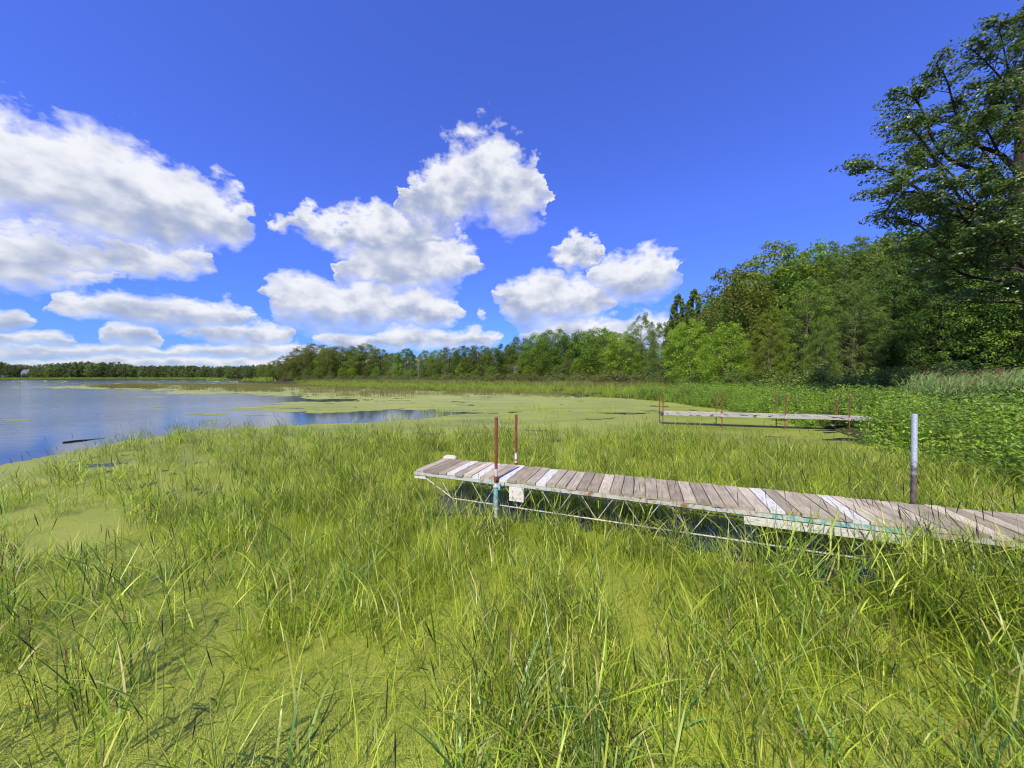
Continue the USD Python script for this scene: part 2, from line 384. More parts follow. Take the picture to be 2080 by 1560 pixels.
RUST = plain("rusted_steel", (0.27, 0.075, 0.045), rough=0.85, var=0.6, scale=26.0, bump=0.5, spec=0.3)
RUST_WHITE = worn("rust_over_white_paint", (0.27, 0.09, 0.05), (0.72, 0.69, 0.64), scale=14.0, lo=0.42, hi=0.52)
GALV = plain("galvanised_steel", (0.42, 0.46, 0.50), rough=0.45, metallic=0.55, var=0.3, scale=30.0, bump=0.15)
gp = {"g": ("geometry", {}), "s": ("separate_xyz", {}), "n": ("noise_texture", {"scale": 14.0, "detail": 6.0}), "n3": ("noise_texture", {"scale": 60.0, "detail": 4.0}), "a": ("math", {"math_type": "multiply_add", "value2": 0.5}), "k": ("map_range", {"range_type": "smoothstep", "from_min": 1.22, "from_max": 1.52, "to_min": 0, "to_max": 1, "clamp": True}),
      "w": ("rgb_ramp", {"ramp": [(0.35, (0.36, 0.40, 0.44)), (0.65, (0.58, 0.62, 0.66))]}), "d": ("rgb_ramp", {"ramp": [(0.35, (0.07, 0.055, 0.045)), (0.65, (0.17, 0.14, 0.12))]}), "c": ("mix_color", {}), "b": ("bump", {"strength": 0.3, "distance": 0.002}), "p": ("principled_bsdf", {"roughness": 0.55, "metallic": 0.3})}
GALV_STAINED = usdkit.material(stage, P("stained_galvanised_post"), gp, [("g.position", "s.vector"), ("g.position", "n.vector"), ("g.position", "n3.vector"), ("n.fac", "a.value1"), ("s.z", "a.value3"), ("a.value", "k.value"), ("n3.fac", "w.fac"), ("n.fac", "d.fac"), ("k.result", "c.fac"), ("d.color", "c.a"), ("w.color", "c.b"), ("c.result", "p.base_color"), ("n3.fac", "b.height"), ("b.normal", "p.normal")], surface="p.BSDF")
DARK_STEEL = plain("dark_stained_steel", (0.10, 0.085, 0.075), rough=0.8, var=0.5, scale=20.0)
RUBBER = plain("muddy_black_rubber", (0.035, 0.033, 0.03), rough=0.9, var=0.5, scale=15.0)
BARK = plain("grey_brown_bark", (0.15, 0.115, 0.09), rough=0.95, var=0.55, scale=4.0, bump=0.8, dist=0.03, stretch=(3, 3, 0.5), spec=0.15)
DARK_BARK = plain("dark_bark", (0.06, 0.045, 0.036), rough=0.95, var=0.5, scale=4.0, bump=0.8, dist=0.03, stretch=(3, 3, 0.5), spec=0.15)
PALE_BARK = plain("pale_bark", (0.42, 0.38, 0.33), rough=0.9, var=0.5, scale=3.0, bump=0.5, dist=0.02, stretch=(2, 2, 0.8), spec=0.2)

MAPLE = leaf_look("maple_leaves", [(0, (0.079, 0.139, 0.021)), (0.5, (0.133, 0.225, 0.027)), (1, (0.253, 0.325, 0.037))])
OVERHANG = leaf_look("overhanging_leaves", [(0, (0.041, 0.082, 0.019)), (0.5, (0.091, 0.154, 0.032)), (0.9, (0.180, 0.238, 0.054)), (1, (0.249, 0.267, 0.074))], trans=0.32, spec=0.55, rough=0.42)
BRIGHT = leaf_look("bright_leaves", [(0, (0.117, 0.202, 0.019)), (0.5, (0.204, 0.302, 0.023)), (1, (0.321, 0.376, 0.035))], trans=0.42)
OAK = leaf_look("oak_leaves", [(0, (0.061, 0.093, 0.016)), (0.5, (0.113, 0.156, 0.022)), (0.9, (0.196, 0.215, 0.031)), (1, (0.324, 0.205, 0.043))])
ASH = leaf_look("ash_leaves", [(0, (0.066, 0.110, 0.024)), (0.5, (0.130, 0.184, 0.030)), (1, (0.235, 0.277, 0.050))])
WILLOW = leaf_look("willow_leaves", [(0, (0.085, 0.114, 0.035)), (0.5, (0.152, 0.184, 0.052)), (1, (0.252, 0.268, 0.085))])
DARKG = leaf_look("deep_green_leaves", [(0, (0.036, 0.075, 0.015)), (0.5, (0.070, 0.128, 0.020)), (1, (0.126, 0.189, 0.027))])
FARLEAF = leaf_look("far_wood_leaves", [(0, (0.052, 0.092, 0.027)), (0.5, (0.102, 0.143, 0.035)), (1, (0.190, 0.207, 0.050))], tree_var=0.45)
SHRUB = leaf_look("marsh_shrub_leaves", [(0, (0.078, 0.090, 0.023)), (0.5, (0.147, 0.163, 0.038)), (0.85, (0.202, 0.202, 0.052)), (1, (0.263, 0.170, 0.057))])
BANKLEAF = leaf_look("bank_plant_leaves", [(0, (0.122, 0.228, 0.022)), (0.5, (0.234, 0.373, 0.035)), (1, (0.410, 0.516, 0.057))], trans=0.4)
BANKLEAF2 = leaf_look("bank_herb_leaves", [(0, (0.075, 0.137, 0.025)), (0.5, (0.149, 0.248, 0.037)), (0.9, (0.274, 0.360, 0.062)), (1, (0.410, 0.373, 0.075))], trans=0.4)
PHRAG = leaf_look("tall_reed_leaves", [(0, (0.098, 0.169, 0.047)), (0.5, (0.175, 0.265, 0.070)), (1, (0.306, 0.367, 0.117))], trans=0.35)
PLUME = leaf_look("reed_plumes", [(0, (0.16, 0.075, 0.045)), (1, (0.30, 0.18, 0.11))], trans=0.2, tcol=(1.1, 1.0, 0.9))
REED = leaf_look("reed_blades", [(0, (0.080, 0.130, 0.013)), (0.15, (0.17, 0.255, 0.020)), (0.4, (0.32, 0.415, 0.030)), (0.7, (0.45, 0.515, 0.045)), (0.93, (0.56, 0.57, 0.070)), (0.965, (0.56, 0.50, 0.13)), (0.988, (0.56, 0.45, 0.22)), (1, (0.24, 0.14, 0.06))], trans=0.45, spec=0.45, rough=0.42, tree_var=0.2)
REED_STEM = leaf_look("reed_stems", [(0, (0.026, 0.050, 0.009)), (0.45, (0.079, 0.133, 0.020)), (0.85, (0.217, 0.288, 0.036)), (0.95, (0.173, 0.102, 0.044)), (1, (0.549, 0.448, 0.202))], trans=0.1, spec=0.3)
SEED = leaf_look("dark_seed_heads", [(0, (0.013, 0.014, 0.008)), (0.7, (0.029, 0.026, 0.014)), (1, (0.064, 0.036, 0.020))], trans=0.05)
BROAD = leaf_look("broad_marsh_leaves", [(0, (0.081, 0.188, 0.056)), (0.55, (0.163, 0.300, 0.088)), (0.85, (0.275, 0.388, 0.088)), (1, (0.525, 0.400, 0.112))], trans=0.38, spec=0.5, rough=0.4)
SHOREGRASS = leaf_look("shore_grass_blades", [(0, (0.119, 0.210, 0.021)), (0.5, (0.230, 0.338, 0.034)), (0.9, (0.357, 0.420, 0.054)), (1, (0.443, 0.376, 0.105))], trans=0.4)
FARREED = leaf_look("far_reed_blades", [(0, (0.091, 0.112, 0.028)), (0.5, (0.182, 0.185, 0.045)), (1, (0.315, 0.246, 0.101))], trans=0.3)

# duckweed: thousands of tiny fronds, patchy yellow and green
dn = {"g": ("geometry", {}), "v": ("voronoi_texture", {"scale": 130.0, "feature": "f1"}), "n": ("noise_texture", {"scale": 0.5, "detail": 8.0, "roughness": 0.66}), "n2": ("noise_texture", {"scale": 26.0, "detail": 5.0, "roughness": 0.68}),
      "mp": ("mapping", {"scale": (0.35, 1.0, 1.0)}), "vs": ("separate_color", {"color_type": "rgb"}),
      "f": ("math", {"math_type": "multiply_add", "value2": 0.60}), "f2": ("math", {"math_type": "multiply_add", "value2": 0.40}), "f3": ("math", {"math_type": "multiply_add", "value2": 0.26, "value3": -0.11}),
      "r": ("rgb_ramp", {"ramp": [(0.22, (0.035, 0.052, 0.008)), (0.36, (0.11, 0.145, 0.013)), (0.50, (0.215, 0.250, 0.023)), (0.62, (0.285, 0.310, 0.032)), (0.76, (0.37, 0.37, 0.055)), (0.9, (0.46, 0.43, 0.11))]}),
      "sx": ("separate_xyz", {}), "fy": ("map_range", {"range_type": "smoothstep", "from_min": 17.0, "from_max": 40.0, "to_min": 0.0, "to_max": 0.6, "clamp": True}), "pale": ("mix_color", {"b": (0.33, 0.335, 0.105)}),
      "fn": ("math", {"math_type": "multiply"}), "hh": ("math", {"math_type": "multiply_add", "value2": -1.5}),
      "b": ("bump", {"strength": 0.8, "distance": 0.006}), "p": ("principled_bsdf", {"roughness": 0.5, "specular_ior_level": 0.4})}
dl = [("g.position", "v.vector"), ("g.position", "mp.vector"), ("mp.vector", "n.vector"), ("g.position", "n2.vector"), ("v.color", "vs.color"), ("vs.r", "f3.value1"), ("n2.fac", "f2.value1"), ("f3.value", "f2.value3"), ("n.fac", "f.value1"), ("f2.value", "f.value3"),
      ("f.value", "r.fac"), ("g.position", "sx.vector"), ("sx.y", "fy.value"), ("fy.result", "fn.value1"), ("n.fac", "fn.value2"), ("fn.value", "pale.fac"), ("r.color", "pale.a"), ("pale.result", "p.base_color"),
      ("v.distance", "hh.value1"), ("n2.fac", "hh.value3"), ("hh.value", "b.height"), ("b.normal", "p.normal")]
DUCKWEED = usdkit.material(stage, P("duckweed_cover"), dn, dl, surface="p.BSDF")
# open water: dark and clear, ruffled by the breeze
wn = {"g": ("geometry", {}), "mp": ("mapping", {"scale": (0.55, 1.5, 1.0)}), "n": ("noise_texture", {"scale": 2.2, "detail": 5.0, "roughness": 0.55, "distortion": 0.4}), "n2": ("noise_texture", {"scale": 0.05, "detail": 3.0}),
      "k": ("map_range", {"from_min": 0.35, "from_max": 0.65, "to_min": 0.25, "to_max": 0.65, "clamp": True}),
      "sx": ("separate_xyz", {}), "lee": ("map_range", {"range_type": "smoothstep", "from_min": -24.0, "from_max": -13.0, "to_min": 1.0, "to_max": 0.05, "clamp": True}), "kk": ("math", {"math_type": "multiply"}),
      "b": ("bump", {"distance": 0.05, "strength": 0.3}), "p": ("principled_bsdf", {"base_color": (0.012, 0.020, 0.024), "roughness": 0.075, "ior": 1.333, "specular_ior_level": 0.5})}
wl = [("g.position", "mp.vector"), ("mp.vector", "n.vector"), ("g.position", "n2.vector"), ("n2.fac", "k.value"), ("g.position", "sx.vector"), ("sx.x", "lee.value"), ("k.result", "kk.value1"), ("lee.result", "kk.value2"), ("kk.value", "b.strength"), ("n.fac", "b.height"), ("b.normal", "p.normal")]
WATER = usdkit.material(stage, P("lake_water"), wn, wl, surface="p.BSDF")
# ground: leaf litter, mud and moss
gn = {"g": ("geometry", {}), "n": ("noise_texture", {"scale": 0.6, "detail": 8.0, "roughness": 0.65}), "n2": ("noise_texture", {"scale": 8.0, "detail": 6.0}), "a": ("math", {"math_type": "multiply_add", "value2": 0.5}), "a2": ("math", {"math_type": "multiply", "value2": 0.5}),
      "r": ("rgb_ramp", {"ramp": [(0.32, (0.022, 0.018, 0.012)), (0.5, (0.045, 0.042, 0.018)), (0.68, (0.065, 0.085, 0.022))]}), "b": ("bump", {"strength": 0.7, "distance": 0.05}), "p": ("principled_bsdf", {"roughness": 0.95, "specular_ior_level": 0.1})}
gl = [("g.position", "n.vector"), ("g.position", "n2.vector"), ("n2.fac", "a2.value1"), ("n.fac", "a.value1"), ("a2.value", "a.value3"), ("a.value", "r.fac"), ("r.color", "p.base_color"), ("n2.fac", "b.height"), ("b.normal", "p.normal")]
GROUND = usdkit.material(stage, P("forest_ground"), gn, gl, surface="p.BSDF")

# ---------------------------------------------------------------- shoreline, terrain, lake
shore_px = [(2080,985),(1990,952),(1900,926),(1800,905),(1725,884),(1700,874),(1640,859),(1600,851),(1560,843),(1500,833),(1450,826),(1400,820),(1340,813),(1290,810),(1200,806),(1100,801),(1000,797),(900,794),(800,791),(700,787.5),(620,784),(550,781),(500,778.5),(478,776.3),(525,774.2),(500,772.6),(400,771.7),(250,770.9),(100,770.4),(0,770.2),(-300,770.0)]
shore = [tuple(at(*p)[:2]) for p in shore_px]
LAKE = sg.Polygon([(9.6, 1.2), (10.4, 4.0)] + shore + [(-1500, 420), (-1600, 0), (-60, -12), (-20, -3.0), (-8, -1.2), (0, -0.7), (5, -0.5), (8.2, 0.2)]).buffer(0)
LAKE_EDGE = LAKE.exterior
shapely.prepare(LAKE); shapely.prepare(LAKE_EDGE)

def shore_distance(x, y):
    """Metres from the waterline: positive on land, negative on the lake."""
    pts = shapely.points(np.asarray(x, float), np.asarray(y, float))
    d = shapely.distance(pts, LAKE_EDGE)
    return np.where(shapely.contains(LAKE, pts), -d, d)

def ground_z(x, y):
    x, y = np.asarray(x, float), np.asarray(y, float)
    d = shore_distance(x, y)
    land = 0.10 + 0.55 * (1 - np.exp(-np.maximum(d, 0) / 3.5)) + 0.30 * (1 - np.exp(-np.maximum(d, 0) / 40))
    bump = (meshkit.noise(np.stack([x * 0.35, y * 0.35, x * 0], -1), 3) - 0.5) * 0.18 * np.clip(d, 0, 1)
    return np.where(d > 0, land + bump, np.maximum(-0.9, d * 0.45) + 0.10 * np.exp(np.minimum(d, 0) / 0.2))

ang = np.unique(np.concatenate([np.linspace(-180, 180, 181), np.linspace(-62, 62, 420)]))
rad = np.concatenate([np.linspace(0.4, 12, 60)[:-1], np.geomspace(12, 220, 110)[:-1], np.geomspace(220, 6000, 40)])
A, Rr = np.meshgrid(np.radians(ang[:-1] if abs(ang[-1] - ang[0] - 360) < 1e-6 else ang), rad, indexing="ij")
tx, ty = Rr * np.sin(A), Rr * np.cos(A)
tz = ground_z(tx.ravel(), ty.ravel()).reshape(tx.shape)
na, nr = tx.shape
V = np.stack([tx, ty, tz], -1).reshape(-1, 3)
i, j = np.meshgrid(np.arange(na), np.arange(nr - 1), indexing="ij")
qd = np.stack([i * nr + j, i * nr + j + 1, ((i + 1) % na) * nr + j + 1, ((i + 1) % na) * nr + j], -1).reshape(-1, 4)
V = np.vstack([V, [[0, 0, float(ground_z(np.array([0.0]), np.array([0.0]))[0])]]])
ctr = len(V) - 1
k = np.arange(na)
F = np.vstack([qd[:, [0, 2, 1]], qd[:, [0, 3, 2]], np.stack([np.full(na, ctr), ((k + 1) % na) * nr, k * nr], 1)])
tag(obj("terrain", (V, F), GROUND, smooth=True), kind="structure")
th = np.linspace(0, 2 * np.pi, 97)[:-1]
lv = np.vstack([[[0, 0, 0]]] + [np.stack([r * np.cos(th), r * np.sin(th), 0 * th], 1) for r in (30, 300, 5500)])
lf = [np.stack([np.zeros(96, int), 1 + np.arange(96), 1 + (np.arange(96) + 1) % 96], 1)]
for a0 in (1, 97):
    a_, b_ = a0 + np.arange(96), a0 + (np.arange(96) + 1) % 96
    lf += [np.stack([a_, a_ + 96, b_], 1), np.stack([b_, a_ + 96, b_ + 96], 1)]
tag(obj("lake_water", (lv, np.vstack(lf)), WATER), kind="structure")

# ---------------------------------------------------------------- duckweed mat
mat_px = [
  [(-900,1200),(-300,1010),(0,957),(120,930),(250,904),(330,889),(430,873),(560,864),(640,861),(760,858),(830,853),(900,846),(960,841),(1060,838),(1110,838),(1200,836),(1250,830),(1340,812),(1500,832),(1720,880),(2080,985),(2300,1100),(2600,1560),(2600,2600),(-900,2600)],
  [(95,785.3),(250,779.5),(500,778),(700,787),(1000,797),(1200,806),(1340,812),(1340,842),(1250,838),(1150,837),(1080,841),(1000,838),(900,838),(800,833),(720,834),(640,837),(560,836),(470,831),(560,820),(700,813),(640,807),(560,805.5),(500,801.5),(420,797.5),(290,792),(170,788.3)],
  [(300,824),(330,824),(395,826),(395,827.5),(330,828),(270,827)],
]
MAT = shapely.union_all([sg.Polygon([tuple(at(*p)[:2]) for p in pl]).buffer(0) for pl in mat_px]).buffer(0)
MAT_EDGE = MAT.boundary
shapely.prepare(MAT); shapely.prepare(MAT_EDGE)
# deck of the near dock: corner, direction along it, direction across it
DECK_Z = 0.70
D0 = at(845, 953, DECK_Z)
D_AL = np.array([0.933, -0.360, 0.0]); D_AL /= np.linalg.norm(D_AL)
D_AC = np.array([-D_AL[1], D_AL[0], 0.0])
DECK_W = float((at(898, 930, DECK_Z) - D0) @ D_AC)
DECK_L = 10.4
def deck_st(x, y):
    dx, dy = np.asarray(x) - D0[0], np.asarray(y) - D0[1]
    return dx * D_AL[0] + dy * D_AL[1], dx * D_AC[0] + dy * D_AC[1]

u = np.linspace(-2.0, 2.6, 1000)
ypx = np.concatenate([np.arange(773, 905, 0.8), np.arange(905, 1000, 2.0), np.arange(1000, 1140, 3.5), np.arange(1140, 1700, 14), np.arange(1700, 2700, 60)])
yy = 1540.0 / (ypx - 767.0)
U, Yg = np.meshgrid(u, yy, indexing="ij")
Xg = U * Yg
pts = shapely.points(Xg.ravel(), Yg.ravel())
md = shapely.distance(pts, MAT_EDGE)
md = np.where(shapely.contains(MAT, pts), md, -md).reshape(Xg.shape)
P3 = np.stack([Xg, Yg, 0 * Xg], -1)
def rnoise(p, seed):
    a = 0.6 + seed * 1.37
    c, s = math.cos(a), math.sin(a)
    q = np.stack([p[..., 0] * c - p[..., 1] * s, p[..., 0] * s + p[..., 1] * c, p[..., 2] + seed * 7.3], -1)
    q2 = np.stack([p[..., 0] * s + p[..., 1] * c + 11.7, p[..., 1] * s - p[..., 0] * c, p[..., 2] + seed * 3.1], -1)
    return 0.5 + (meshkit.noise(q, seed) + meshkit.noise(q2 * 1.31, seed + 100) - 1.0) * 0.72
nz = (rnoise(P3 * [0.16, 0.16, 1], 5) - 0.5) * 1.0 + (rnoise(P3 * [0.5, 0.6, 1], 6) - 0.5) * 0.6 + (rnoise(P3 * [1.7, 2.2, 1], 7) - 0.5) * 0.35 + (rnoise(P3 * [6, 8, 1], 8) - 0.5) * 0.16
far = np.clip((Yg - 14) / 30, 0, 1)
field = np.clip(md, -9, 9) / (0.7 + 0.085 * Yg) + nz * (0.75 + 1.5 * far) + 0.12 - 0.10 * far
# drifting scraps on the open water
scr = (rnoise(P3 * [0.10, 0.5, 1], 21) * 0.6 + rnoise(P3 * [0.5, 1.8, 1], 22) * 0.4)
field = np.maximum(field, np.where((md > -16) & (md < 0), (scr - 0.745) * 8, -1))
# thin dark leads in the mat, and open water in the shade under the dock
lead = rnoise(P3 * [0.35, 1.0, 1], 31) * 0.55 + rnoise(P3 * [1.6, 4.0, 1], 32) * 0.45
lead = np.where(Yg > 6.5, lead, 0)
field = np.where(lead > 0.74 - 0.05 * far, np.minimum(field, (0.74 - 0.05 * far - lead) * 8), field)
s_, t_ = deck_st(Xg, Yg)
under = np.minimum(np.minimum(s_ - 0.3, DECK_L - s_), np.minimum(t_ - 0.40, DECK_W + 0.55 - t_))
field = np.minimum(field, -under * 2.2 + nz * 2.2 + (rnoise(P3 * [9, 9, 1], 41) - 0.5) * 1.1 + 0.05)
sd = shore_distance(Xg.ravel(), Yg.ravel()).reshape(Xg.shape)
field = np.minimum(field, (0.6 - sd))
def contour(X, Y, fld):
    """The part of a grid sheet where the field is positive, cut exactly along its zero line."""
    ny = X.shape[1]
    ci, cj = np.nonzero((np.maximum.reduce([fld[:-1, :-1], fld[1:, :-1], fld[1:, 1:], fld[:-1, 1:]]) > 0))
    a, b, c, d = ci * ny + cj, (ci + 1) * ny + cj, (ci + 1) * ny + cj + 1, ci * ny + cj + 1
    T = np.vstack([np.stack([a, c, b], 1), np.stack([a, d, c], 1)])
    p, w = np.stack([X.ravel(), Y.ravel()], 1), fld.ravel()
    pos = (w[T] > 0).sum(1)
    out_v, out_f = [p], [T[pos == 3]]
    n = len(p)
    for want in (1, 2):
        t = T[pos == want]
        sgn = (w[t] > 0) if want == 1 else ~(w[t] > 0)
        k = sgn.argmax(1)
        r = np.arange(len(t))
        o, q1, q2 = t[r, k], t[r, (k + 1) % 3], t[r, (k + 2) % 3]
        cut = lambda i, j: p[i] + (p[j] - p[i]) * (w[i] / (w[i] - w[j] + 1e-12))[:, None]
        e1, e2 = cut(o, q1), cut(o, q2)
        m = len(t); i1, i2 = n + np.arange(m), n + m + np.arange(m)
        out_v += [e1, e2]; n += 2 * m
        if want == 1: out_f.append(np.stack([o, i1, i2], 1))
        else: out_f += [np.stack([i1, q1, q2], 1), np.stack([i1, q2, i2], 1)]
    v, f = np.vstack(out_v), np.vstack(out_f)
    use, inv = np.unique(f, return_inverse=True)
    return v[use], inv.reshape(-1, 3)
mv, mf = contour(Xg, Yg, field)
Vm = np.column_stack([mv, np.full(len(mv), 0.005)])
tag(obj("duckweed", (Vm, mf), DUCKWEED), "bright yellow-green duckweed floating over the lake between the reeds", "duckweed", None, "stuff")

# ---------------------------------------------------------------- near dock
rng = np.random.default_rng(11)
DR = np.stack([D_AL, D_AC, [0, 0, 1.0]], 1)               # dock frame: along, across, up
dock_yaw = math.atan2(D_AL[1], D_AL[0])
dock = thing("plank_dock", "long weathered plank dock on a white trussed steel frame among the reeds", "dock", (D0[0], D0[1], 0.0), dock_yaw)
def s_of(px, py, z=DECK_Z): return float((at(px, py, z) - D0) @ D_AL)
def edge_s(px):
    """Distance along the near edge of the deck that stands at a photo column."""
    lo, hi = 0.0, DECK_L
    for _ in range(50):
        m = (lo + hi) / 2
        p = D0 + D_AL * m - EYE
        c, s = math.cos(PITCH), math.sin(PITCH)
        x = CX + FPX * p[0] / (p[1] * c - p[2] * s)
        lo, hi = (m, hi) if x < px else (lo, m)
    return (lo + hi) / 2
whites = [edge_s(p) for p in (913, 969, 1029, 1090, 1583, 1735)]
pitch = 0.146
npl = int(DECK_L / pitch)
white_idx = {int(round((w - pitch / 2) / pitch)) for w in whites}
for i in range(npl):
    wd = 0.138 + rng.uniform(-0.004, 0.003)
    ln = DECK_W + rng.uniform(-0.015, 0.02)
    m = rbox((wd, ln, 0.036), 0.004)
    v = np.array(m.vertices)
    v[:, 2] += v[:, 1] * rng.normal(0, 0.004) + v[:, 0] * rng.normal(0, 0.012)      # boards cup and lift a little
    yaw = rng.normal(0, 0.004)
    c_, s__ = math.cos(yaw), math.sin(yaw)
    v[:, :2] = v[:, :2] @ np.array([[c_, s__], [-s__, c_]])
    # the grain runs along x of the board's own space
    v2 = np.stack([v[:, 1], -v[:, 0], v[:, 2]], 1)
    mat = WHITE_BOARD if i in white_idx else WOOD[int(rng.integers(0, 3))]
    pr = usdkit.mesh(stage, numbered(dock.GetPath(), "plank"), (v2, m.faces), mat)
    pr.AddTranslateOp().Set(Gf.Vec3d(pitch * (i + 0.5), DECK_W / 2 + rng.normal(0, 0.006), DECK_Z - 0.018 + rng.normal(0, 0.0025)))
    pr.AddRotateZOp().Set(90.0)
    if i in white_idx: pr.GetPrim().SetCustomDataByKey("label", "white painted plank")

def part(name, bag, mat, label=None, parent=None, smooth=False):
    p = obj(name, bag.get(), mat, parent or dock, smooth=smooth)
    if label: p.SetCustomDataByKey("label", label)
    return p

RZ = DECK_Z - 0.040                                        # underside of the boards
for t, lab in ((0.0, None), (DECK_W - 0.03, None)):
    for a, b, mat in ((-0.03, edge_s(1180), RAIL_PAINT), (edge_s(1180) + 0.004, edge_s(1570), RAIL_PAINT), (edge_s(1570) + 0.004, edge_s(1850), TEAL_STEEL), (edge_s(1850) + 0.004, DECK_L, RAIL_PAINT)):
        part("side_rail", Bag().box((b - a, 0.035, 0.052), ((a + b) / 2, t + 0.018, RZ - 0.027), chamfer=0.004), mat)
        part("angle_flange", Bag().box((b - a, 0.075, 0.008), ((a + b) / 2, t + (0.048 if t == 0 else -0.012), RZ - 0.058)), DARK_STEEL)
part("end_rail", Bag().box((0.035, DECK_W - 0.08, 0.052), (-0.012, DECK_W / 2, RZ - 0.027), chamfer=0.004), RAIL_PAINT)
part("end_block", Bag().box((0.22, 0.05, 0.035), (0.08, 0.022, RZ - 0.085), chamfer=0.004), WHITE_BOARD)
for k in range(9):
    s = 0.6 + k * 1.15
    part("cross_beam", Bag().box((0.05, DECK_W - 0.08, 0.05), (s, DECK_W / 2, RZ - 0.030)), DARK_STEEL)
CH = 0.30                                                  # lower chord of the truss
for t in (0.02, DECK_W - 0.02):
    s0 = 0.62
    part("truss_chord", Bag().tube([(0.12, t, RZ - 0.062), (s0, t, CH + 0.03), (s0 + 0.06, t, CH), (DECK_L * 0.5, t, CH - 0.012), (DECK_L - 0.3, t, CH)], 0.0095, 8), WHITE_STEEL)
    n = 0
    s = 0.45
    while s < DECK_L - 0.8:
        part("truss_rod", Bag().tube([(s, t, RZ - 0.062), (s + 0.20, t, CH)], 0.0056, 6), WHITE_STEEL)
        part("truss_rod", Bag().tube([(s + 0.22, t, CH), (s + 0.42, t, RZ - 0.062)], 0.0056, 6), WHITE_STEEL)
        s += 0.56
for k in range(5):
    s = 1.2 + 2.0 * k
    part("chord_tie", Bag().tube([(s, 0.02, CH), (s, DECK_W - 0.02, CH)], 0.008, 6), DARK_STEEL)

# front post: rusty pipe in a teal sleeve, with a foot in the mud
sp = edge_s(1010)
leaned = lambda z: (sp + 0.006 * (z - DECK_Z), -0.045, z)
top_z = 1.60
post = part("post", Bag().tube([leaned(0.02), leaned(0.30)], 0.023, 12), RUST_WHITE, "lower pipe of the front post, rusty white", smooth=40)
part("post", Bag().tube([leaned(0.30), leaned(0.86)], 0.024, 12), RUST_WHITE, smooth=40)
part("post", Bag().tube([leaned(0.86), leaned(top_z)], 0.0238, 12), RUST, "rust-red upper pipe of the front post", smooth=40)
part("post_cap", Bag().tube([leaned(top_z), leaned(top_z + 0.012)], 0.026, 12), RUST)
part("post_sleeve", Bag().tube([leaned(0.27), leaned(0.58)], 0.036, 14), TEAL_STEEL, "teal painted sleeve of the front post", smooth=40)
part("post_collar", Bag().tube([leaned(0.58), leaned(0.605)], 0.043, 14), TEAL_STEEL)
part("post_collar", Bag().tube([leaned(0.255), leaned(0.28)], 0.040, 14), RUST_WHITE)
part("post_bracket", Bag().box((0.24, 0.02, 0.055), (sp, -0.012, RZ - 0.02), chamfer=0.004).box((0.04, 0.05, 0.10), (sp + 0.045, -0.03, RZ - 0.06)), TEAL_STEEL)
part("clamp_bolt", Bag().tube([(sp + 0.02, -0.10, DECK_Z + 0.01), (sp + 0.02, -0.03, DECK_Z + 0.01)], 0.012, 8).tube([leaned(DECK_Z - 0.045), leaned(DECK_Z + 0.05)], 0.032, 10), RUST)
part("foot_pad", Bag().tube([(sp, -0.045, -0.02), (sp, -0.045, 0.05), (sp, -0.045, 0.075)], (0.24, 0.23, 0.10), 18).tube([leaned(0.07), leaned(0.13)], 0.045, 10), RUBBER, "dark muddy foot under the front post", smooth=40)
# back post
pb = at(1057, 937, DECK_Z); sb = float((pb - D0) @ D_AL); tb = DECK_W + 0.05
part("post", Bag().tube([(sb, tb, -0.4), (sb, tb, 0.92)], 0.0225, 12), RUST_WHITE, "flaking white foot of the back post", smooth=40)
part("post", Bag().tube([(sb, tb, 0.92), (sb + 0.004, tb, 1.55)], 0.0222, 12), RUST, "rusty upper half of the back post", smooth=40)
part("post_cap", Bag().tube([(sb + 0.004, tb, 1.55), (sb + 0.004, tb, 1.56)], 0.0245, 12), RUST)
part("post_collar", Bag().tube([(sb, tb, DECK_Z - 0.05), (sb, tb, DECK_Z + 0.03)], 0.032, 12), RUST)
# galvanised post farther right
pg = at(1856, 1022, DECK_Z); sg_ = float((pg - D0) @ D_AL); tg = DECK_W + 0.045
part("post", Bag().tube([(sg_, tg, -0.4), (sg_ + 0.004, tg, DECK_Z + 0.5), (sg_, tg + 0.004, 1.765)], 0.0265, 14, cap=False).tube([(sg_, tg + 0.004, 1.75), (sg_, tg + 0.004, 1.764)], 0.025, 14), GALV_STAINED, "thick grey galvanised post, stained dark towards its foot", smooth=40)
part("post_collar", Bag().tube([(sg_, tg, DECK_Z - 0.10), (sg_, tg, DECK_Z - 0.02)], 0.040, 14), DARK_STEEL)
# joint plate and fascia boards
sj = edge_s(1050)
part("joint_plate", Bag().box((0.225, 0.026, 0.20), (sj, -0.016, RZ - 0.155), chamfer=0.003), WHITE_BOARD, "white painted board hanging beside the front post")
for dx in (-0.06, 0.06):
    for dz in (-0.05, 0.04):
        part("bolt_head", Bag().tube([(sj + dx, -0.031, RZ - 0.155 + dz), (sj + dx, -0.036, RZ - 0.155 + dz)], 0.007, 6), RUST)
sa, sbb = edge_s(1510), edge_s(1850)
part("fascia_board", Bag().box(((sbb - sa) * 0.56, 0.028, 0.085), (sa + (sbb - sa) * 0.28, -0.018, RZ - 0.105), chamfer=0.004), WHITE_BOARD, "white fascia board under the teal rail")
part("fascia_board", Bag().box(((sbb - sa) * 0.43, 0.028, 0.085), (sa + (sbb - sa) * 0.785, -0.018, RZ - 0.105), chamfer=0.004), WHITE_BOARD, "white fascia board under the teal rail")
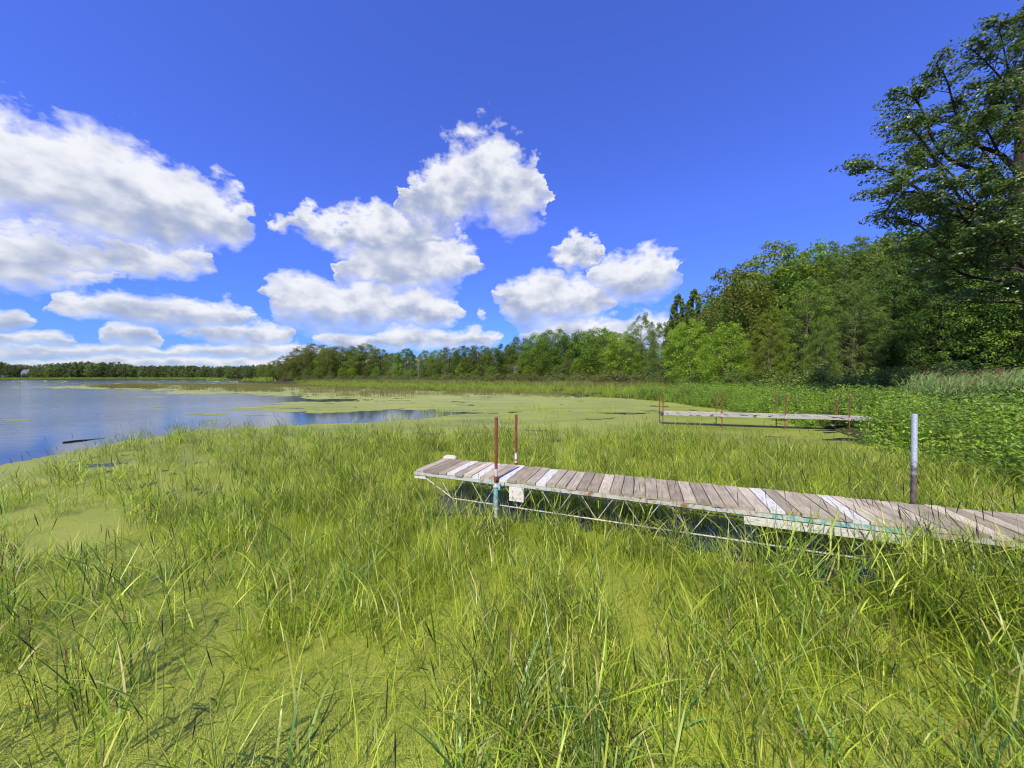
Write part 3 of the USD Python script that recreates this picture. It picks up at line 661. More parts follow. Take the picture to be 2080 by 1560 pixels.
# rounded white bumper on the far corner
bp = at(912, 930, DECK_Z); bs = float((bp - D0) @ D_AL)
th = np.linspace(0, np.pi, 14)
pl = sg.Polygon([(0.13 * math.copysign(abs(math.cos(a)) ** 0.6, math.cos(a)), 0.062 * math.sin(a) ** 0.7 if math.sin(a) > 0 else 0) for a in th])
m = trimesh.creation.extrude_polygon(pl, 0.06, engine="earcut")
v = np.array(m.vertices); v = np.stack([v[:, 0] + bs + 0.03, DECK_W + 0.035 - v[:, 2] + 0.03, v[:, 1] + DECK_Z - 0.01], 1)
part("corner_bumper", Bag().add(v, m.faces[:, ::-1]), WHITE_BOARD, "rounded white bumper on the deck's far corner")

# ---------------------------------------------------------------- far dock
F0 = at(1346, 863.5); F1 = at(1720, 877)
F_AL = F1 - F0; F_L0 = np.linalg.norm(F_AL); F_AL /= F_L0
F_AC = np.array([-F_AL[1], F_AL[0], 0])
F_L, F_W, F_Z = F_L0 + 1.0, 0.62, 0.60
far_dock = thing("pipe_post_dock", "narrow far dock on thin rusty pipe posts over the duckweed bay", "dock", (F0[0], F0[1], 0.0), math.atan2(F_AL[1], F_AL[0]))
GREYWOOD = wood("bleached_board", (0.48, 0.44, 0.38), (0.20, 0.165, 0.14))
FASCIA = worn("stained_fascia", (0.34, 0.34, 0.30), (0.11, 0.05, 0.045), scale=3.0, lo=0.52, hi=0.60, stretch=(0.6, 2, 2), rough=0.8)
n = int(F_L / 0.15)
for i in range(n):
    m = rbox((0.142, F_W + rng.uniform(-0.01, 0.01), 0.034), 0.004)
    v = np.array(m.vertices)
    pr = usdkit.mesh(stage, numbered(far_dock.GetPath(), "plank"), (np.stack([v[:, 1], -v[:, 0], v[:, 2]], 1), m.faces), GREYWOOD)
    pr.AddTranslateOp().Set(Gf.Vec3d(0.15 * (i + 0.5) - 0.02, F_W / 2, F_Z + rng.normal(0, 0.003)))
    pr.AddRotateZOp().Set(90.0)
def s_far(px):
    lo, hi = -1.0, F_L + 2
    for _ in range(50):
        m_ = (lo + hi) / 2; p = F0 + F_AL * m_ - EYE
        x = CX + FPX * p[0] / (p[1] * math.cos(PITCH) - p[2] * math.sin(PITCH))
        lo, hi = (m_, hi) if x < px else (lo, m_)
    return (lo + hi) / 2
front = [s_far(p) for p in (1346, 1466, 1594, 1724)]
ends = [0.0] + front[1:3] + [F_L - 0.05]
for t in (0.0, F_W - 0.03):
    for a, b in zip(ends[:-1], ends[1:]):
        part("side_board", Bag().box((b - a - 0.01, 0.03, 0.115), ((a + b) / 2, t + 0.015, F_Z - 0.076), chamfer=0.004), FASCIA, parent=far_dock)
tops = [(1.47, 1.52), (1.47, 1.50), (1.50, 1.46), (1.50, 1.28)]
for i, s in enumerate(front):
    for t, zt, off in ((-0.03, tops[i][0], 0.0), (F_W + 0.03, tops[i][1], -0.06)):
        lean = rng.normal(0, 0.012)
        part("post", Bag().tube([(s + off, t, -0.4), (s + off, t, 0.55)], 0.019, 10), RUST if t < 0 else DARK_STEEL, parent=far_dock, smooth=40)
        part("post", Bag().tube([(s + off, t, 0.55), (s + off + lean, t, zt)], 0.0188, 10), RUST, parent=far_dock, smooth=40)
        part("post_cap", Bag().tube([(s + off + lean, t, zt), (s + off + lean, t, zt + 0.025)], (0.021, 0.016), 10), WHITE_STEEL, parent=far_dock)
        part("post_bracket", Bag().box((0.07, 0.035, 0.13), (s + off, t, F_Z - 0.07), chamfer=0.005), RUBBER if i == 0 else WHITE_STEEL, parent=far_dock)
    part("cross_beam", Bag().box((0.045, F_W, 0.05), (s - 0.02, F_W / 2, F_Z - 0.155)), DARK_STEEL, parent=far_dock)

# ---------------------------------------------------------------- driftwood in the shallows
la, lb = at(128, 899.5), at(212, 890)
pts_ = [la + (lb - la) * t + np.array([0, 0.05 * math.sin(t * 7), 0.004 + 0.012 * math.sin(t * 5)]) for t in np.linspace(0, 1, 12)]
lg = thing("driftwood_log", "dark waterlogged branch lying at the edge of the open water", "log", tuple(la))
part("stem", Bag().tube(np.array(pts_) - la, np.linspace(0.036, 0.016, 12), 8), DARK_BARK, parent=lg, smooth=True)

# ================================================================ trees
def unit(v): return v / (np.linalg.norm(v, axis=-1, keepdims=True) + 1e-12)

def leaves(rng, cen, nrm, size, aspect=0.62, fold=0.0):
    """A lozenge leaf at every centre, in the plane of its normal."""
    n = len(cen)
    nrm = unit(nrm)
    d = rng.normal(size=(n, 3)); d = unit(d - (d * nrm).sum(1, keepdims=True) * nrm)
    s = np.cross(nrm, d)
    L = (np.broadcast_to(size, (n,)) * rng.uniform(0.7, 1.3, n))[:, None]
    w = L * aspect
    v = np.stack([cen - d * L * 0.5, cen + s * w * 0.5 + d * L * 0.05 - nrm * L * fold, cen + d * L * 0.5, cen - s * w * 0.5 + d * L * 0.05 - nrm * L * fold], 1).reshape(-1, 3)
    b = np.arange(n)[:, None] * 4
    return v, np.vstack([b + [0, 1, 2], b + [0, 2, 3]])

def bough_leaves(rng, cen, rad, flat, count, size, up=0.7, out=0.6, rnd=0.6, droop=0.0, axis=None):
    """Leaves filling flattened boughs, thickest on their upper and outer sides."""
    ids = np.repeat(np.arange(len(cen)), count)
    n = len(ids)
    d = unit(rng.normal(size=(n, 3)) + [0, 0, 0.35])
    r = rng.uniform(0, 1, n) ** 0.45
    loc = d * r[:, None] * rad[ids][:, None]
    loc[:, 2] *= flat
    loc[:, 2] -= droop * (loc[:, 0] ** 2 + loc[:, 1] ** 2) / np.maximum(rad[ids], 0.1)
    if axis is not None:                                   # stretched outward along the limb
        ax = axis[ids]; loc += ax * ((loc * ax).sum(1) * 0.7)[:, None]
    return leaves(rng, cen[ids] + loc, np.array([0, 0, up]) + d * out + rng.normal(size=(n, 3)) * rnd, size)

def make_tree(seed, H, cb, R, shape, n_bough, per, leaf, flat=0.5, rad=(0.13, 0.24), trunk=0.018, up=0.7, droop=0.1, lean=0.0, n_limb=None, sides=6, tuft=0.0):
    """(crown, wood) of a tree H metres tall whose crown starts at cb*H; shape(h) is the crown's relative width, h from 0 at its base to 1 at its tip."""
    rng = np.random.default_rng(seed)
    hh = np.linspace(0, 1, 200); wgt = np.cumsum(np.array([shape(x) for x in hh]) ** 1.2 + 0.12)
    h = np.interp((np.arange(n_bough) + rng.uniform(0, 1, n_bough)) / n_bough, wgt / wgt[-1], hh)
    phi = np.arange(n_bough) * 2.39996 + rng.normal(0, 0.5, n_bough)
    lump = 0.72 + 0.5 * meshkit.noise(np.stack([np.cos(phi) * 1.3 + seed, np.sin(phi) * 1.3, h * 4], 1), seed)
    rr = R * np.array([shape(x) for x in h]) * lump * rng.uniform(0.25, 1.0, n_bough) ** 0.40
    z = H * (cb + (1 - cb) * h * 0.97)
    curve = lambda zz: np.stack([lean * H * (zz / H) ** 2 + 0.012 * H * np.sin(zz / H * 7 + seed), 0.012 * H * np.sin(zz / H * 5 + seed * 2), zz], -1)
    cen = curve(z) + np.stack([np.cos(phi) * rr, np.sin(phi) * rr, -droop * rr], 1)
    br = R * rng.uniform(*rad, n_bough) * (0.65 + 0.5 * np.array([shape(x) for x in h]))
    crown = bough_leaves(rng, cen, br, flat, per, leaf, up=up, droop=0.15)
    b = Bag()
    zt = np.linspace(0, H * 0.93, 12)
    tr = H * trunk * (1 - 0.93 * (zt / zt[-1]) ** 0.9); tr[0] *= 1.5
    b.tube(curve(zt), tr, sides + 2)
    for i in rng.choice(n_bough, min(n_bough, n_limb or 26), replace=False):
        e = cen[i]
        z0 = max(H * cb * 0.7, e[2] - rr[i] * rng.uniform(0.35, 0.9))
        s = curve(np.array(z0))
        m = s * 0.45 + e * 0.55 + np.array([0, 0, -0.06 * rr[i]]) + rng.normal(0, 0.04 * rr[i] + 0.01, 3)
        r0 = H * trunk * (0.34 * (1 - z0 / H) + 0.05)
        b.tube([s, m, e], (r0, r0 * 0.6, r0 * 0.22), sides - 2, cap=False)
    return crown, b.get()

dome = lambda h: max(0.42, math.sqrt(max(0, 1 - max(0, (h - 0.35) / 0.66) ** 2)) * (0.80 + 0.20 * min(1, 4 * h)))
round_ = lambda h: max(0.12, math.sqrt(max(0, 1 - (1.7 * h - 0.75) ** 2 / 1.15)))
oval = lambda h: max(0.1, math.sin(math.pi * min(1, 0.12 + 0.86 * h)) ** 0.7)
cone = lambda h: max(0.05, (1 - h) ** 0.8 * 0.95 + 0.04)
broad = lambda h: max(0.15, (1 - h ** 2.6) * (0.75 + 0.25 * min(1, 4 * h)))
column = lambda h: max(0.08, (1 - h) ** 0.55 * (0.6 + 0.4 * min(1, 5 * h)))

def tree_kind(name, crown, wood, leaf_mat, bark):
    c = kind_of(name)
    usdkit.mesh(stage, f"{c.GetPath()}/trunk", wood, bark)
    usdkit.mesh(stage, f"{c.GetPath()}/crown", crown, leaf_mat)
    return c
KIND = {}
def add_kind(key, mat, bark, **kw):
    crown, wood = make_tree(**kw)
    KIND[key] = (tree_kind("class_" + key, crown, wood, mat, bark), kw["H"])
# all are 10 m tall before scaling
add_kind("maple_a", MAPLE, BARK, seed=1, H=10, cb=0.06, R=3.50, shape=dome, n_bough=150, per=114, leaf=0.19, flat=0.72, droop=-0.05, rad=(0.17, 0.30))
add_kind("maple_b", MAPLE, BARK, seed=2, H=10, cb=0.08, R=3.28, shape=dome, n_bough=140, per=114, leaf=0.18, flat=0.72, droop=-0.05, rad=(0.17, 0.30))
add_kind("bright_a", BRIGHT, BARK, seed=3, H=10, cb=0.05, R=3.62, shape=dome, n_bough=130, per=114, leaf=0.20, flat=0.55, droop=-0.05, rad=(0.17, 0.30))
add_kind("bright_b", BRIGHT, BARK, seed=4, H=10, cb=0.07, R=3.39, shape=dome, n_bough=120, per=114, leaf=0.19, flat=0.6, droop=-0.05, rad=(0.17, 0.30))
add_kind("oak_a", OAK, DARK_BARK, seed=5, H=10, cb=0.07, R=4.07, shape=dome, n_bough=150, per=132, leaf=0.19, flat=0.6, rad=(0.17, 0.30))
add_kind("oak_b", OAK, DARK_BARK, seed=6, H=10, cb=0.10, R=3.62, shape=dome, n_bough=110, per=132, leaf=0.19, flat=0.55, rad=(0.17, 0.30))
add_kind("ash_a", ASH, BARK, seed=7, H=10, cb=0.08, R=2.94, shape=dome, n_bough=140, per=108, leaf=0.17, flat=0.7, rad=(0.17, 0.30))
add_kind("deep_a", DARKG, DARK_BARK, seed=8, H=10, cb=0.05, R=3.39, shape=dome, n_bough=140, per=114, leaf=0.20, flat=0.72, droop=-0.05, rad=(0.17, 0.30))
add_kind("willow_a", WILLOW, BARK, seed=9, H=10, cb=0.16, R=2.4, shape=dome, n_bough=150, per=95, leaf=0.17, flat=0.8, rad=(0.14, 0.27))
add_kind("spire_a", ASH, DARK_BARK, seed=10, H=10, cb=0.06, R=1.9, shape=column, n_bough=210, per=75, leaf=0.18, rad=(0.13, 0.22), flat=0.9, droop=-0.55, up=0.5)
# nearer trees of the wall on the right: smaller leaves, 18 m tall as built
add_kind("near_maple", MAPLE, BARK, seed=21, H=18, cb=0.05, R=5.2, shape=dome, n_limb=60, n_bough=280, per=125, leaf=0.19, rad=(0.09, 0.19), flat=0.6, droop=0.05)
add_kind("near_thin", ASH, BARK, seed=22, H=18, cb=0.12, R=4.6, shape=dome, n_limb=40, n_bough=300, per=120, leaf=0.16, rad=(0.09, 0.18), flat=0.65)
add_kind("near_deep", DARKG, DARK_BARK, seed=23, H=18, cb=0.04, R=5.0, shape=dome, n_limb=60, n_bough=280, per=120, leaf=0.20, rad=(0.10, 0.21), flat=0.65, droop=0.0)
add_kind("near_bright", BRIGHT, BARK, seed=24, H=18, cb=0.05, R=5.0, shape=dome, n_limb=40, n_bough=230, per=130, leaf=0.20, rad=(0.11, 0.21), flat=0.5, droop=0.0)

trng = np.random.default_rng(77)
def tree_at(kind, name, label, px, top, depth, wide=1.0, group=None, rot=None):
    p = at_depth(px, 767, depth)
    z0 = float(ground_z(np.array([p[0]]), np.array([p[1]]))[0])
    hgt = 2.2 + (767 - top) / FPX * depth - z0
    cls, H = KIND[kind]
    s = hgt / H
    r = trng.uniform(0, 2 * np.pi) if rot is None else rot
    return copy_of(cls, name, label, "tree", (p[0], p[1], z0 - 0.1), r, (s * wide, s * wide, s), group)

# -------- the wall of trees on the right, nearest last
G = "trees of the right-hand wood"
for k, n, lab, px, top, dep, w in [
    ("ash_a", "ash_tree", "tall grey-green tree at the gap, first left of the slim tree by the spires", 1303, 634, 78, 0.72),
    ("bright_a", "maple_tree", "low bright green tree at the left foot of the right-hand wood", 1262, 672, 80, 1.1),
    ("ash_a", "ash_tree", "slim grey-green tree just left of the twin-tipped tree", 1345, 652, 64, 0.8),
    ("spire_a", "spire_tree", "dark pointed tree, left tip of the twin spires against the sky", 1374, 594, 66, 0.9),
    ("spire_a", "spire_tree", "dark pointed tree, right and taller tip of the twin spires", 1406, 584, 65, 0.9),
    ("bright_a", "maple_tree", "sunlit yellow-green tree below the twin spires", 1400, 648, 50, 0.95),
    ("oak_b", "oak_tree", "dark ragged oak standing alone above its neighbours right of the spires", 1490, 533, 50, 0.78),
    ("bright_b", "maple_tree", "tall bright green crown rising behind the dark ragged oak", 1570, 500, 54, 0.95),
    ("maple_a", "maple_tree", "broad green maple at the skyline right of the tall bright crown", 1640, 492, 52, 0.8),
    ("near_thin", "ash_tree", "tall fine-leaved tree with thin ascending limbs at the skyline", 1712, 480, 44, 1.0),
    ("near_thin", "ash_tree", "tall fine-leaved tree where the skyline meets the overhanging branches", 1775, 470, 42, 1.0),
    ("near_maple", "maple_tree", "wide mid-green maple in front of the skyline trees, boughs in layers", 1635, 560, 38, 0.82),
    ("bright_a", "maple_tree", "sunlit tree low at the water side, above the far dock's left posts", 1475, 652, 42, 0.95),
    ("near_bright", "maple_tree", "bright layered maple whose low boughs hang above the far dock", 1562, 622, 33, 0.72),
    ("near_thin", "birch_tree", "pale-trunked tree in the dark wood behind the far dock's right end", 1733, 560, 33, 0.8),
    ("near_maple", "maple_tree", "mid-green maple behind the far dock's right-hand posts", 1668, 640, 30, 0.62),
    ("near_deep", "maple_tree", "dense dark tree right of the pale-trunked tree", 1815, 520, 33, 0.85),
    ("near_deep", "maple_tree", "dense dark tree behind the tall reeds, left of the last trunk", 1905, 470, 30, 0.8),
    ("near_maple", "maple_tree", "green tree with light dappling under the overhanging branches", 1985, 450, 29, 0.8),
    ("near_deep", "maple_tree", "dark tree at the right edge above the tall reeds", 2075, 430, 27, 0.85),
    ("near_maple", "maple_tree", "green tree cut by the right edge under the overhanging branches", 2160, 400, 26, 0.9),
]:
    tree_at(k, n, lab, px, top, dep, w)
# the wood goes on behind them
back = "trees deeper in the right-hand wood"
brng = np.random.default_rng(5)
for i in range(46):
    px = 1290 + i * 21 + brng.uniform(-14, 14)
    if px < 1500: dep, top = 92 - (px - 1290) * 0.10 + brng.uniform(-6, 6), np.interp(px, [1290, 1350, 1440, 1500], [690, 655, 600, 560])
    else: dep, top = np.interp(px, [1500, 1700, 2250], [66, 54, 40]) + brng.uniform(-5, 8), np.interp(px, [1500, 1600, 1750, 1900, 2250], [545, 520, 490, 430, 380])
    top += brng.uniform(8, 45)
    tree_at(["maple_a", "oak_a", "deep_a", "maple_b", "deep_a", "ash_a"][i % 6], "forest_tree", "tree deeper in the right-hand wood, mostly hidden behind the front trees", px, top, dep, brng.uniform(0.8, 1.05), back)

# -------- the wood on the point across the bay, from its left tip to the right-hand wood
_o = "first second third fourth fifth sixth seventh eighth ninth".split()
def nth(n):
    """1 -> first, 42 -> forty-second"""
    teens = "tenth eleventh twelfth thirteenth fourteenth fifteenth sixteenth seventeenth eighteenth nineteenth".split()
    if n < 10: return _o[n - 1]
    if n < 20: return teens[n - 10]
    w = ["twenty", "thirty", "forty", "fifty", "sixty", "seventy", "eighty", "ninety"][n // 10 - 2]
    return w + "-" + _o[n % 10 - 1] if n % 10 else w[:-1] + "ieth"
ordn = "first second third fourth fifth sixth seventh eighth ninth tenth eleventh twelfth thirteenth fourteenth fifteenth sixteenth seventeenth eighteenth nineteenth twentieth twenty-first twenty-second twenty-third twenty-fourth twenty-fifth twenty-sixth".split()
point = [(536,741,205,"oak_b",.8),(556,733,200,"oak_a",.8),(580,722,196,"oak_b",.7),(612,706,190,"oak_a",.95),(642,699,186,"oak_a",1.0),(668,706,182,"bright_b",.9),(692,704,180,"oak_a",1.0),(722,704,176,"deep_a",.9),(742,699,172,"oak_a",.95),(772,708,168,"oak_b",.9),(800,718,164,"ash_a",.8),(826,709,158,"deep_a",.8),(866,712,150,"ash_a",.9),(888,712,146,"maple_a",.8),(914,706,140,"oak_a",.85),(944,704,136,"deep_a",.85),(972,702,132,"oak_a",.85),(1000,706,128,"maple_b",.9),(1028,700,124,"deep_a",.85),(1060,686,120,"maple_a",.9),(1090,679,115,"maple_b",.9),(1122,670,110,"maple_a",.85),(1152,678,106,"deep_a",.9),(1184,672,102,"maple_b",.9),(1216,666,98,"maple_a",.9),(1246,674,94,"oak_a",.85)]
adj = {"oak_a": "round dark oak", "oak_b": "ragged dark oak", "bright_b": "yellow-green tree", "deep_a": "deep green tree", "ash_a": "slender grey-green tree", "maple_a": "mid-green maple", "maple_b": "upright green maple"}
nm = {"oak_a": "oak_tree", "oak_b": "oak_tree", "bright_b": "maple_tree", "deep_a": "maple_tree", "ash_a": "ash_tree", "maple_a": "maple_tree", "maple_b": "maple_tree"}
for i, (px, top, dep, k, w) in enumerate(point):
    tree_at(k, nm[k], f"{adj[k]}, {ordn[i]} from the left along the wooded point across the bay", px, top - 2, dep, w * 1.3)
for i in range(34):
    px = 545 + i * 22 + brng.uniform(-9, 9)
    dep = np.interp(px, [540, 1290], [222, 108]) + brng.uniform(4, 22)
    top = np.interp(px, [540, 610, 760, 860, 1000, 1060, 1130, 1290], [742, 712, 708, 716, 708, 692, 680, 676]) + brng.uniform(2, 14)
    tree_at(["oak_a", "deep_a", "maple_a", "oak_b", "maple_b"][i % 5], "forest_tree", "tree of the second row in the wooded point, half hidden by the row in front", px, top, dep, brng.uniform(1.1, 1.35), "second row of the wooded point")
YK = ["bright yellow-green", "slender grey-green", "mid-green", "pale grey-green", "light green"]
for i in range(30):                                         # lower, brighter trees along the foot of the wood
    px = 600 + i * 24 + brng.uniform(-9, 9)
    dep = np.interp(px, [600, 1290], [176, 82]) + brng.uniform(-4, 4)
    top = 767 - (5.0 + 3.5 * brng.uniform()) / dep * FPX + 2.2 / dep * FPX
    tree_at(["bright_a", "ash_a", "maple_a", "willow_a", "bright_b"][i % 5], "young_tree", f"{YK[i % 5]} young tree, {nth(i + 1)} from the left in the low fringe before the wooded point", px, top, dep, brng.uniform(1.0, 1.4), "young trees along the foot of the wooded point")

# -------- dead trees in the wood's edge
def dead_tree(label, px, top, dep, seed, n=14):
    r = np.random.default_rng(seed)
    p = at_depth(px, 767, dep); z0 = float(ground_z(p[:1], p[1:2])[0])
    H = 2.2 + (767 - top) / FPX * dep - z0
    t = thing("dead_tree", label, "dead tree", (p[0], p[1], z0 - 0.1))
    zt = np.linspace(0, H, 10)
    obj("trunk", Bag().tube(np.stack([0.03 * H * np.sin(zt / H * 3 + seed), 0.01 * zt, zt], 1), H * 0.010 * (1 - 0.85 * zt / H), 7).get(), PALE_BARK, t)
    for k in range(n):
        z = H * r.uniform(0.35, 0.97); a = r.uniform(0, 2 * np.pi); L = (H - z) * r.uniform(0.4, 0.8) + 0.6
        s = np.array([0.03 * H * math.sin(z / H * 3 + seed), 0.01 * z, z])
        d = np.array([math.cos(a), math.sin(a), 0.8])
        obj("branch", Bag().tube([s, s + d * L * 0.5, s + d * L * [0.9, 0.9, 1.15]], (0.04, 0.025, 0.01), 4).get(), PALE_BARK, t)
dead_tree("bleached dead trunk, tallest bare tree in the wooded point", 848, 716, 140, 1)
dead_tree("bare grey dead tree at the foot of the tall maples", 1046, 738, 112, 2)
dead_tree("thin bare tree in the gap right of the round oaks", 800, 720, 158, 3)

# -------- shrubs on the marsh edge
def make_shrub(seed, leaf=0.13, n=46, per=42):
    r = np.random.default_rng(seed)
    a, u_ = r.uniform(0, 2 * np.pi, n), r.uniform(0, 1, n) ** 0.5
    z = r.uniform(0.15, 1.0, n) * (1.05 - 0.55 * u_ ** 2)
    cen = np.stack([np.cos(a) * u_ * 1.15, np.sin(a) * u_ * 1.15, z * 2.0], 1)
    crown = bough_leaves(r, cen, r.uniform(0.25, 0.5, n), 0.75, per, leaf)
    b = Bag()
    for i in range(0, n, 2): b.tube([(0.1 * math.cos(a[i]), 0.1 * math.sin(a[i]), 0), cen[i] * [0.6, 0.6, 0.5], cen[i]], (0.03, 0.02, 0.008), 4, cap=False)
    return crown, b.get()
sk = []
for i, m in enumerate((SHRUB, WILLOW, ASH)):
    c_, w_ = make_shrub(40 + i)
    c = kind_of(f"class_shrub_{i:03d}")
    usdkit.mesh(stage, f"{c.GetPath()}/stem", w_, BARK); usdkit.mesh(stage, f"{c.GetPath()}/foliage", c_, m)
    sk.append(c)
srng = np.random.default_rng(9)
lab = ["brownish shrub on the bank before the wooded point, {} brownish one from left", "grey-green willow shrub on the bank before the wooded point, {} from left", "plain green shrub on the bank before the wooded point, {} green one from left"]
cnt = [0, 0, 0]
for i in range(84):
    px = 575 + i * 9.0 + srng.uniform(-4, 4)
    dep = np.interp(px, [575, 700, 1000, 1340], [140, 116, 74, 54]) + srng.uniform(0, 22)
    p = at_depth(px, 767, dep); z0 = float(ground_z(p[:1], p[1:2])[0])
    if float(shore_distance(p[:1], p[1:2])[0]) < 3: continue
    k = int(srng.choice([0, 0, 1, 2]))
    cnt[k] += 1
    s = srng.uniform(0.75, 1.35)
    copy_of(sk[k], "marsh_shrub", lab[k].format(nth(cnt[k])), "shrub", (p[0], p[1], z0 - 0.05), srng.uniform(0, 6), (s * 1.5, s * 1.5, s), ["brownish marsh shrubs", "willow shrubs of the marsh", "green marsh shrubs"][k])
# undergrowth in the shade of the right-hand wood
for i in range(70):
    px = 1330 + i * 12.5 + srng.uniform(-9, 9)
    dep = np.interp(px, [1330, 1450, 1600, 1750, 2200], [50, 38, 27, 22, 21]) + srng.uniform(0, 9)
    p = at_depth(px, 767, dep); z0 = float(ground_z(p[:1], p[1:2])[0])
    if float(shore_distance(p[:1], p[1:2])[0]) < 3.0: continue
    s = srng.uniform(0.7, 1.25)
    copy_of(sk[2], "undergrowth_shrub", "leafy shrub in the shaded undergrowth at the foot of the right-hand wood", "shrub", (p[0], p[1], z0 - 0.05), srng.uniform(0, 6), (s * 1.2, s * 1.2, s), "undergrowth shrubs of the right-hand wood")

# -------- the big tree that overhangs from the right
hr = np.random.default_rng(303)
base = np.array([25.5, 16.5, 0.0]); base[2] = float(ground_z(base[:1], base[1:2])[0])
big = thing("overhanging_tree", "tall spreading tree leaning in from the right edge, limbs reaching over the bay", "tree", tuple(base))
wb = Bag()
tr_pts = [base + [0, 0, -0.2], base + [-0.3, 0.1, 3], base + [-0.7, 0.1, 7], base + [-0.8, 0.4, 11], base + [-0.5, 0.6, 15], base + [-0.2, 0.6, 19], base + [0, 0.6, 22.5]]
tr_pts = np.array(tr_pts)
from scipy.interpolate import CubicSpline
tq = np.linspace(0, 1, 24)
spine = CubicSpline(np.linspace(0, 1, 7), tr_pts)
sp_pts = spine(tq)
wb.tube(sp_pts - base, 0.36 * (1 - 0.9 * tq) + 0.02, 10)
limbs = []
# limbs seen in the photograph: (height up the spine, where they end in the photograph, how far off)
seen = [(0.30,1712,336,15.4),(0.33,1745,392,15.0),(0.38,1790,250,15.2),(0.44,1800,188,15.6),(0.50,1862,128,15.8),(0.58,1930,95,16.2),(0.66,1985,42,16.6),(0.74,2045,22,17.0),
        (0.28,1775,440,16.2),(0.26,1800,505,17.0),(0.30,1830,300,17.4),(0.40,1885,215,17.6),(0.35,1870,400,14.4),(0.30,1900,520,15.4),(0.48,1950,250,14.6),(0.56,1995,180,15.0),(0.42,1960,350,16.8),(0.34,1985,460,14.2),(0.60,2075,60,16.4),(0.28,1940,600,16.0),(0.24,1860,590,18.0),(0.36,2060,400,15.6),(0.26,2030,560,15.0)]
for t0, px, py, dep in seen:
    limbs.append((t0, at_depth(px + 38, py + 4, dep)))
for i in range(15):                                        # and those that go the other ways
    t0 = hr.uniform(0.30, 0.95); a = hr.uniform(-1.9, 1.9)
    L = 6.5 * (1.1 - t0 * 0.75) * hr.uniform(0.6, 1.0)
    s = spine(t0)
    limbs.append((t0, s + np.array([math.cos(a) * L, math.sin(a) * L, L * hr.uniform(0.05, 0.45)])))
bc, brd, bax = [], [], []
for t0, e in limbs:
    s = spine(t0)
    L = np.linalg.norm(e - s)
    mid = (s + e) / 2 + np.array([0, 0, -0.02 * L]) + hr.normal(0, 0.05 * L, 3)
    q1 = s + (mid - s) * 0.5 + [0, 0, 0.05 * L]
    q3 = mid + (e - mid) * 0.5 + [0, 0, 0.04 * L]
    cs = CubicSpline([0, 0.25, 0.5, 0.75, 1], np.array([s, q1, mid, q3, e]))
    tt = np.linspace(0, 1, 12)
    pts_ = cs(tt)
    r0 = 0.030 + 0.011 * L
    wb.tube(pts_ - base, r0 * (1 - 0.88 * tt), 6, cap=False)
    ax = unit(e - s)
    ns = int(5 + L * 1.9)
    for k in range(ns):
        u_ = 0.30 + 0.70 * (k + hr.uniform(0, 1)) / ns
        c = cs(u_)
        side = np.cross(ax, [0, 0, 1]); side /= np.linalg.norm(side)
        sl = (1.12 - u_) * L * 0.34 * hr.uniform(0.3, 1.0) + 0.12
        d = ax * hr.uniform(0.3, 0.9) + side * hr.choice([-1, 1]) * hr.uniform(0.3, 1.0) + np.array([0, 0, hr.uniform(-0.12, 0.38)])
        tip = c + unit(d) * sl
        wb.tube([c - base, (c + tip) / 2 - base + [0, 0, 0.03], tip - base], (0.020, 0.013, 0.005), 4, cap=False)
        bc.append(tip); brd.append(hr.uniform(0.26, 0.58)); bax.append(unit(d))
bc, brd, bax = np.array(bc), np.array(brd), np.array(bax)
cv, cf = bough_leaves(hr, bc - base, brd, 0.45, 135, 0.125, up=0.75, out=0.5, rnd=0.65, droop=0.18, axis=bax)
usdkit.mesh(stage, f"{big.GetPath()}/trunk", wb.get(), DARK_BARK)
usdkit.mesh(stage, f"{big.GetPath()}/crown", (cv, cf), OVERHANG)

# -------- the far shore on the left: one wooded mass, a few white buildings and a pole
fr = np.random.default_rng(12)
protos = []
for i, (shp, R_) in enumerate(((round_, 3.6), (oval, 3.2), (dome, 3.4))):
    c_, w_ = make_tree(60 + i, 10, 0.04, R_, shp, 46, 20, 0.62, flat=0.7, rad=(0.2, 0.34), n_limb=6)
    protos.append([("foliage", c_, FARLEAF), ("trunk", w_, DARK_BARK)])
pos, sc = [], []
for i in range(720):
    px = fr.uniform(-260, 560)
    dep = np.interp(px, [-260, 300, 420, 560], [500, 500, 430, 330]) + fr.uniform(0, 70) + (30 if 30 < px < 75 else 0)
    top = np.interp(px, [-200, 0, 30, 70, 110, 180, 240, 280, 340, 420, 500, 560], [736, 737, 742, 744, 740, 737, 739, 744, 744, 745, 744, 741])
    p = at_depth(px, 767, dep)
    if float(shore_distance(p[:1], p[1:2])[0]) < 4: continue
    z0 = float(ground_z(p[:1], p[1:2])[0])
    h = (2.2 + (767 - top) / FPX * dep - z0) * fr.uniform(0.72, 1.14)
    if 24 < px < 70 and dep < 545: h *= 0.40
    pos.append((p[0], p[1], z0 - 0.2)); sc.append((h / 10 * fr.uniform(0.9, 1.25), h / 10 * fr.uniform(0.9, 1.25), h / 10))
pos = np.array(pos)
instancer("far_wood", "far wood on the low shore beyond the open water", "wood", protos, pos, fr.uniform(0, 6.28, len(pos)), np.array(sc), fr.integers(0, 3, len(pos)), fr)
WHITEWALL = plain("white_wall", (0.80, 0.80, 0.78), rough=0.7, var=0.08, scale=2.0)
GREYROOF = plain("grey_roof", (0.30, 0.30, 0.31), rough=0.8, var=0.2, scale=3.0)
DARKPANE = plain("dark_window", (0.03, 0.035, 0.04), rough=0.2, var=0.1)
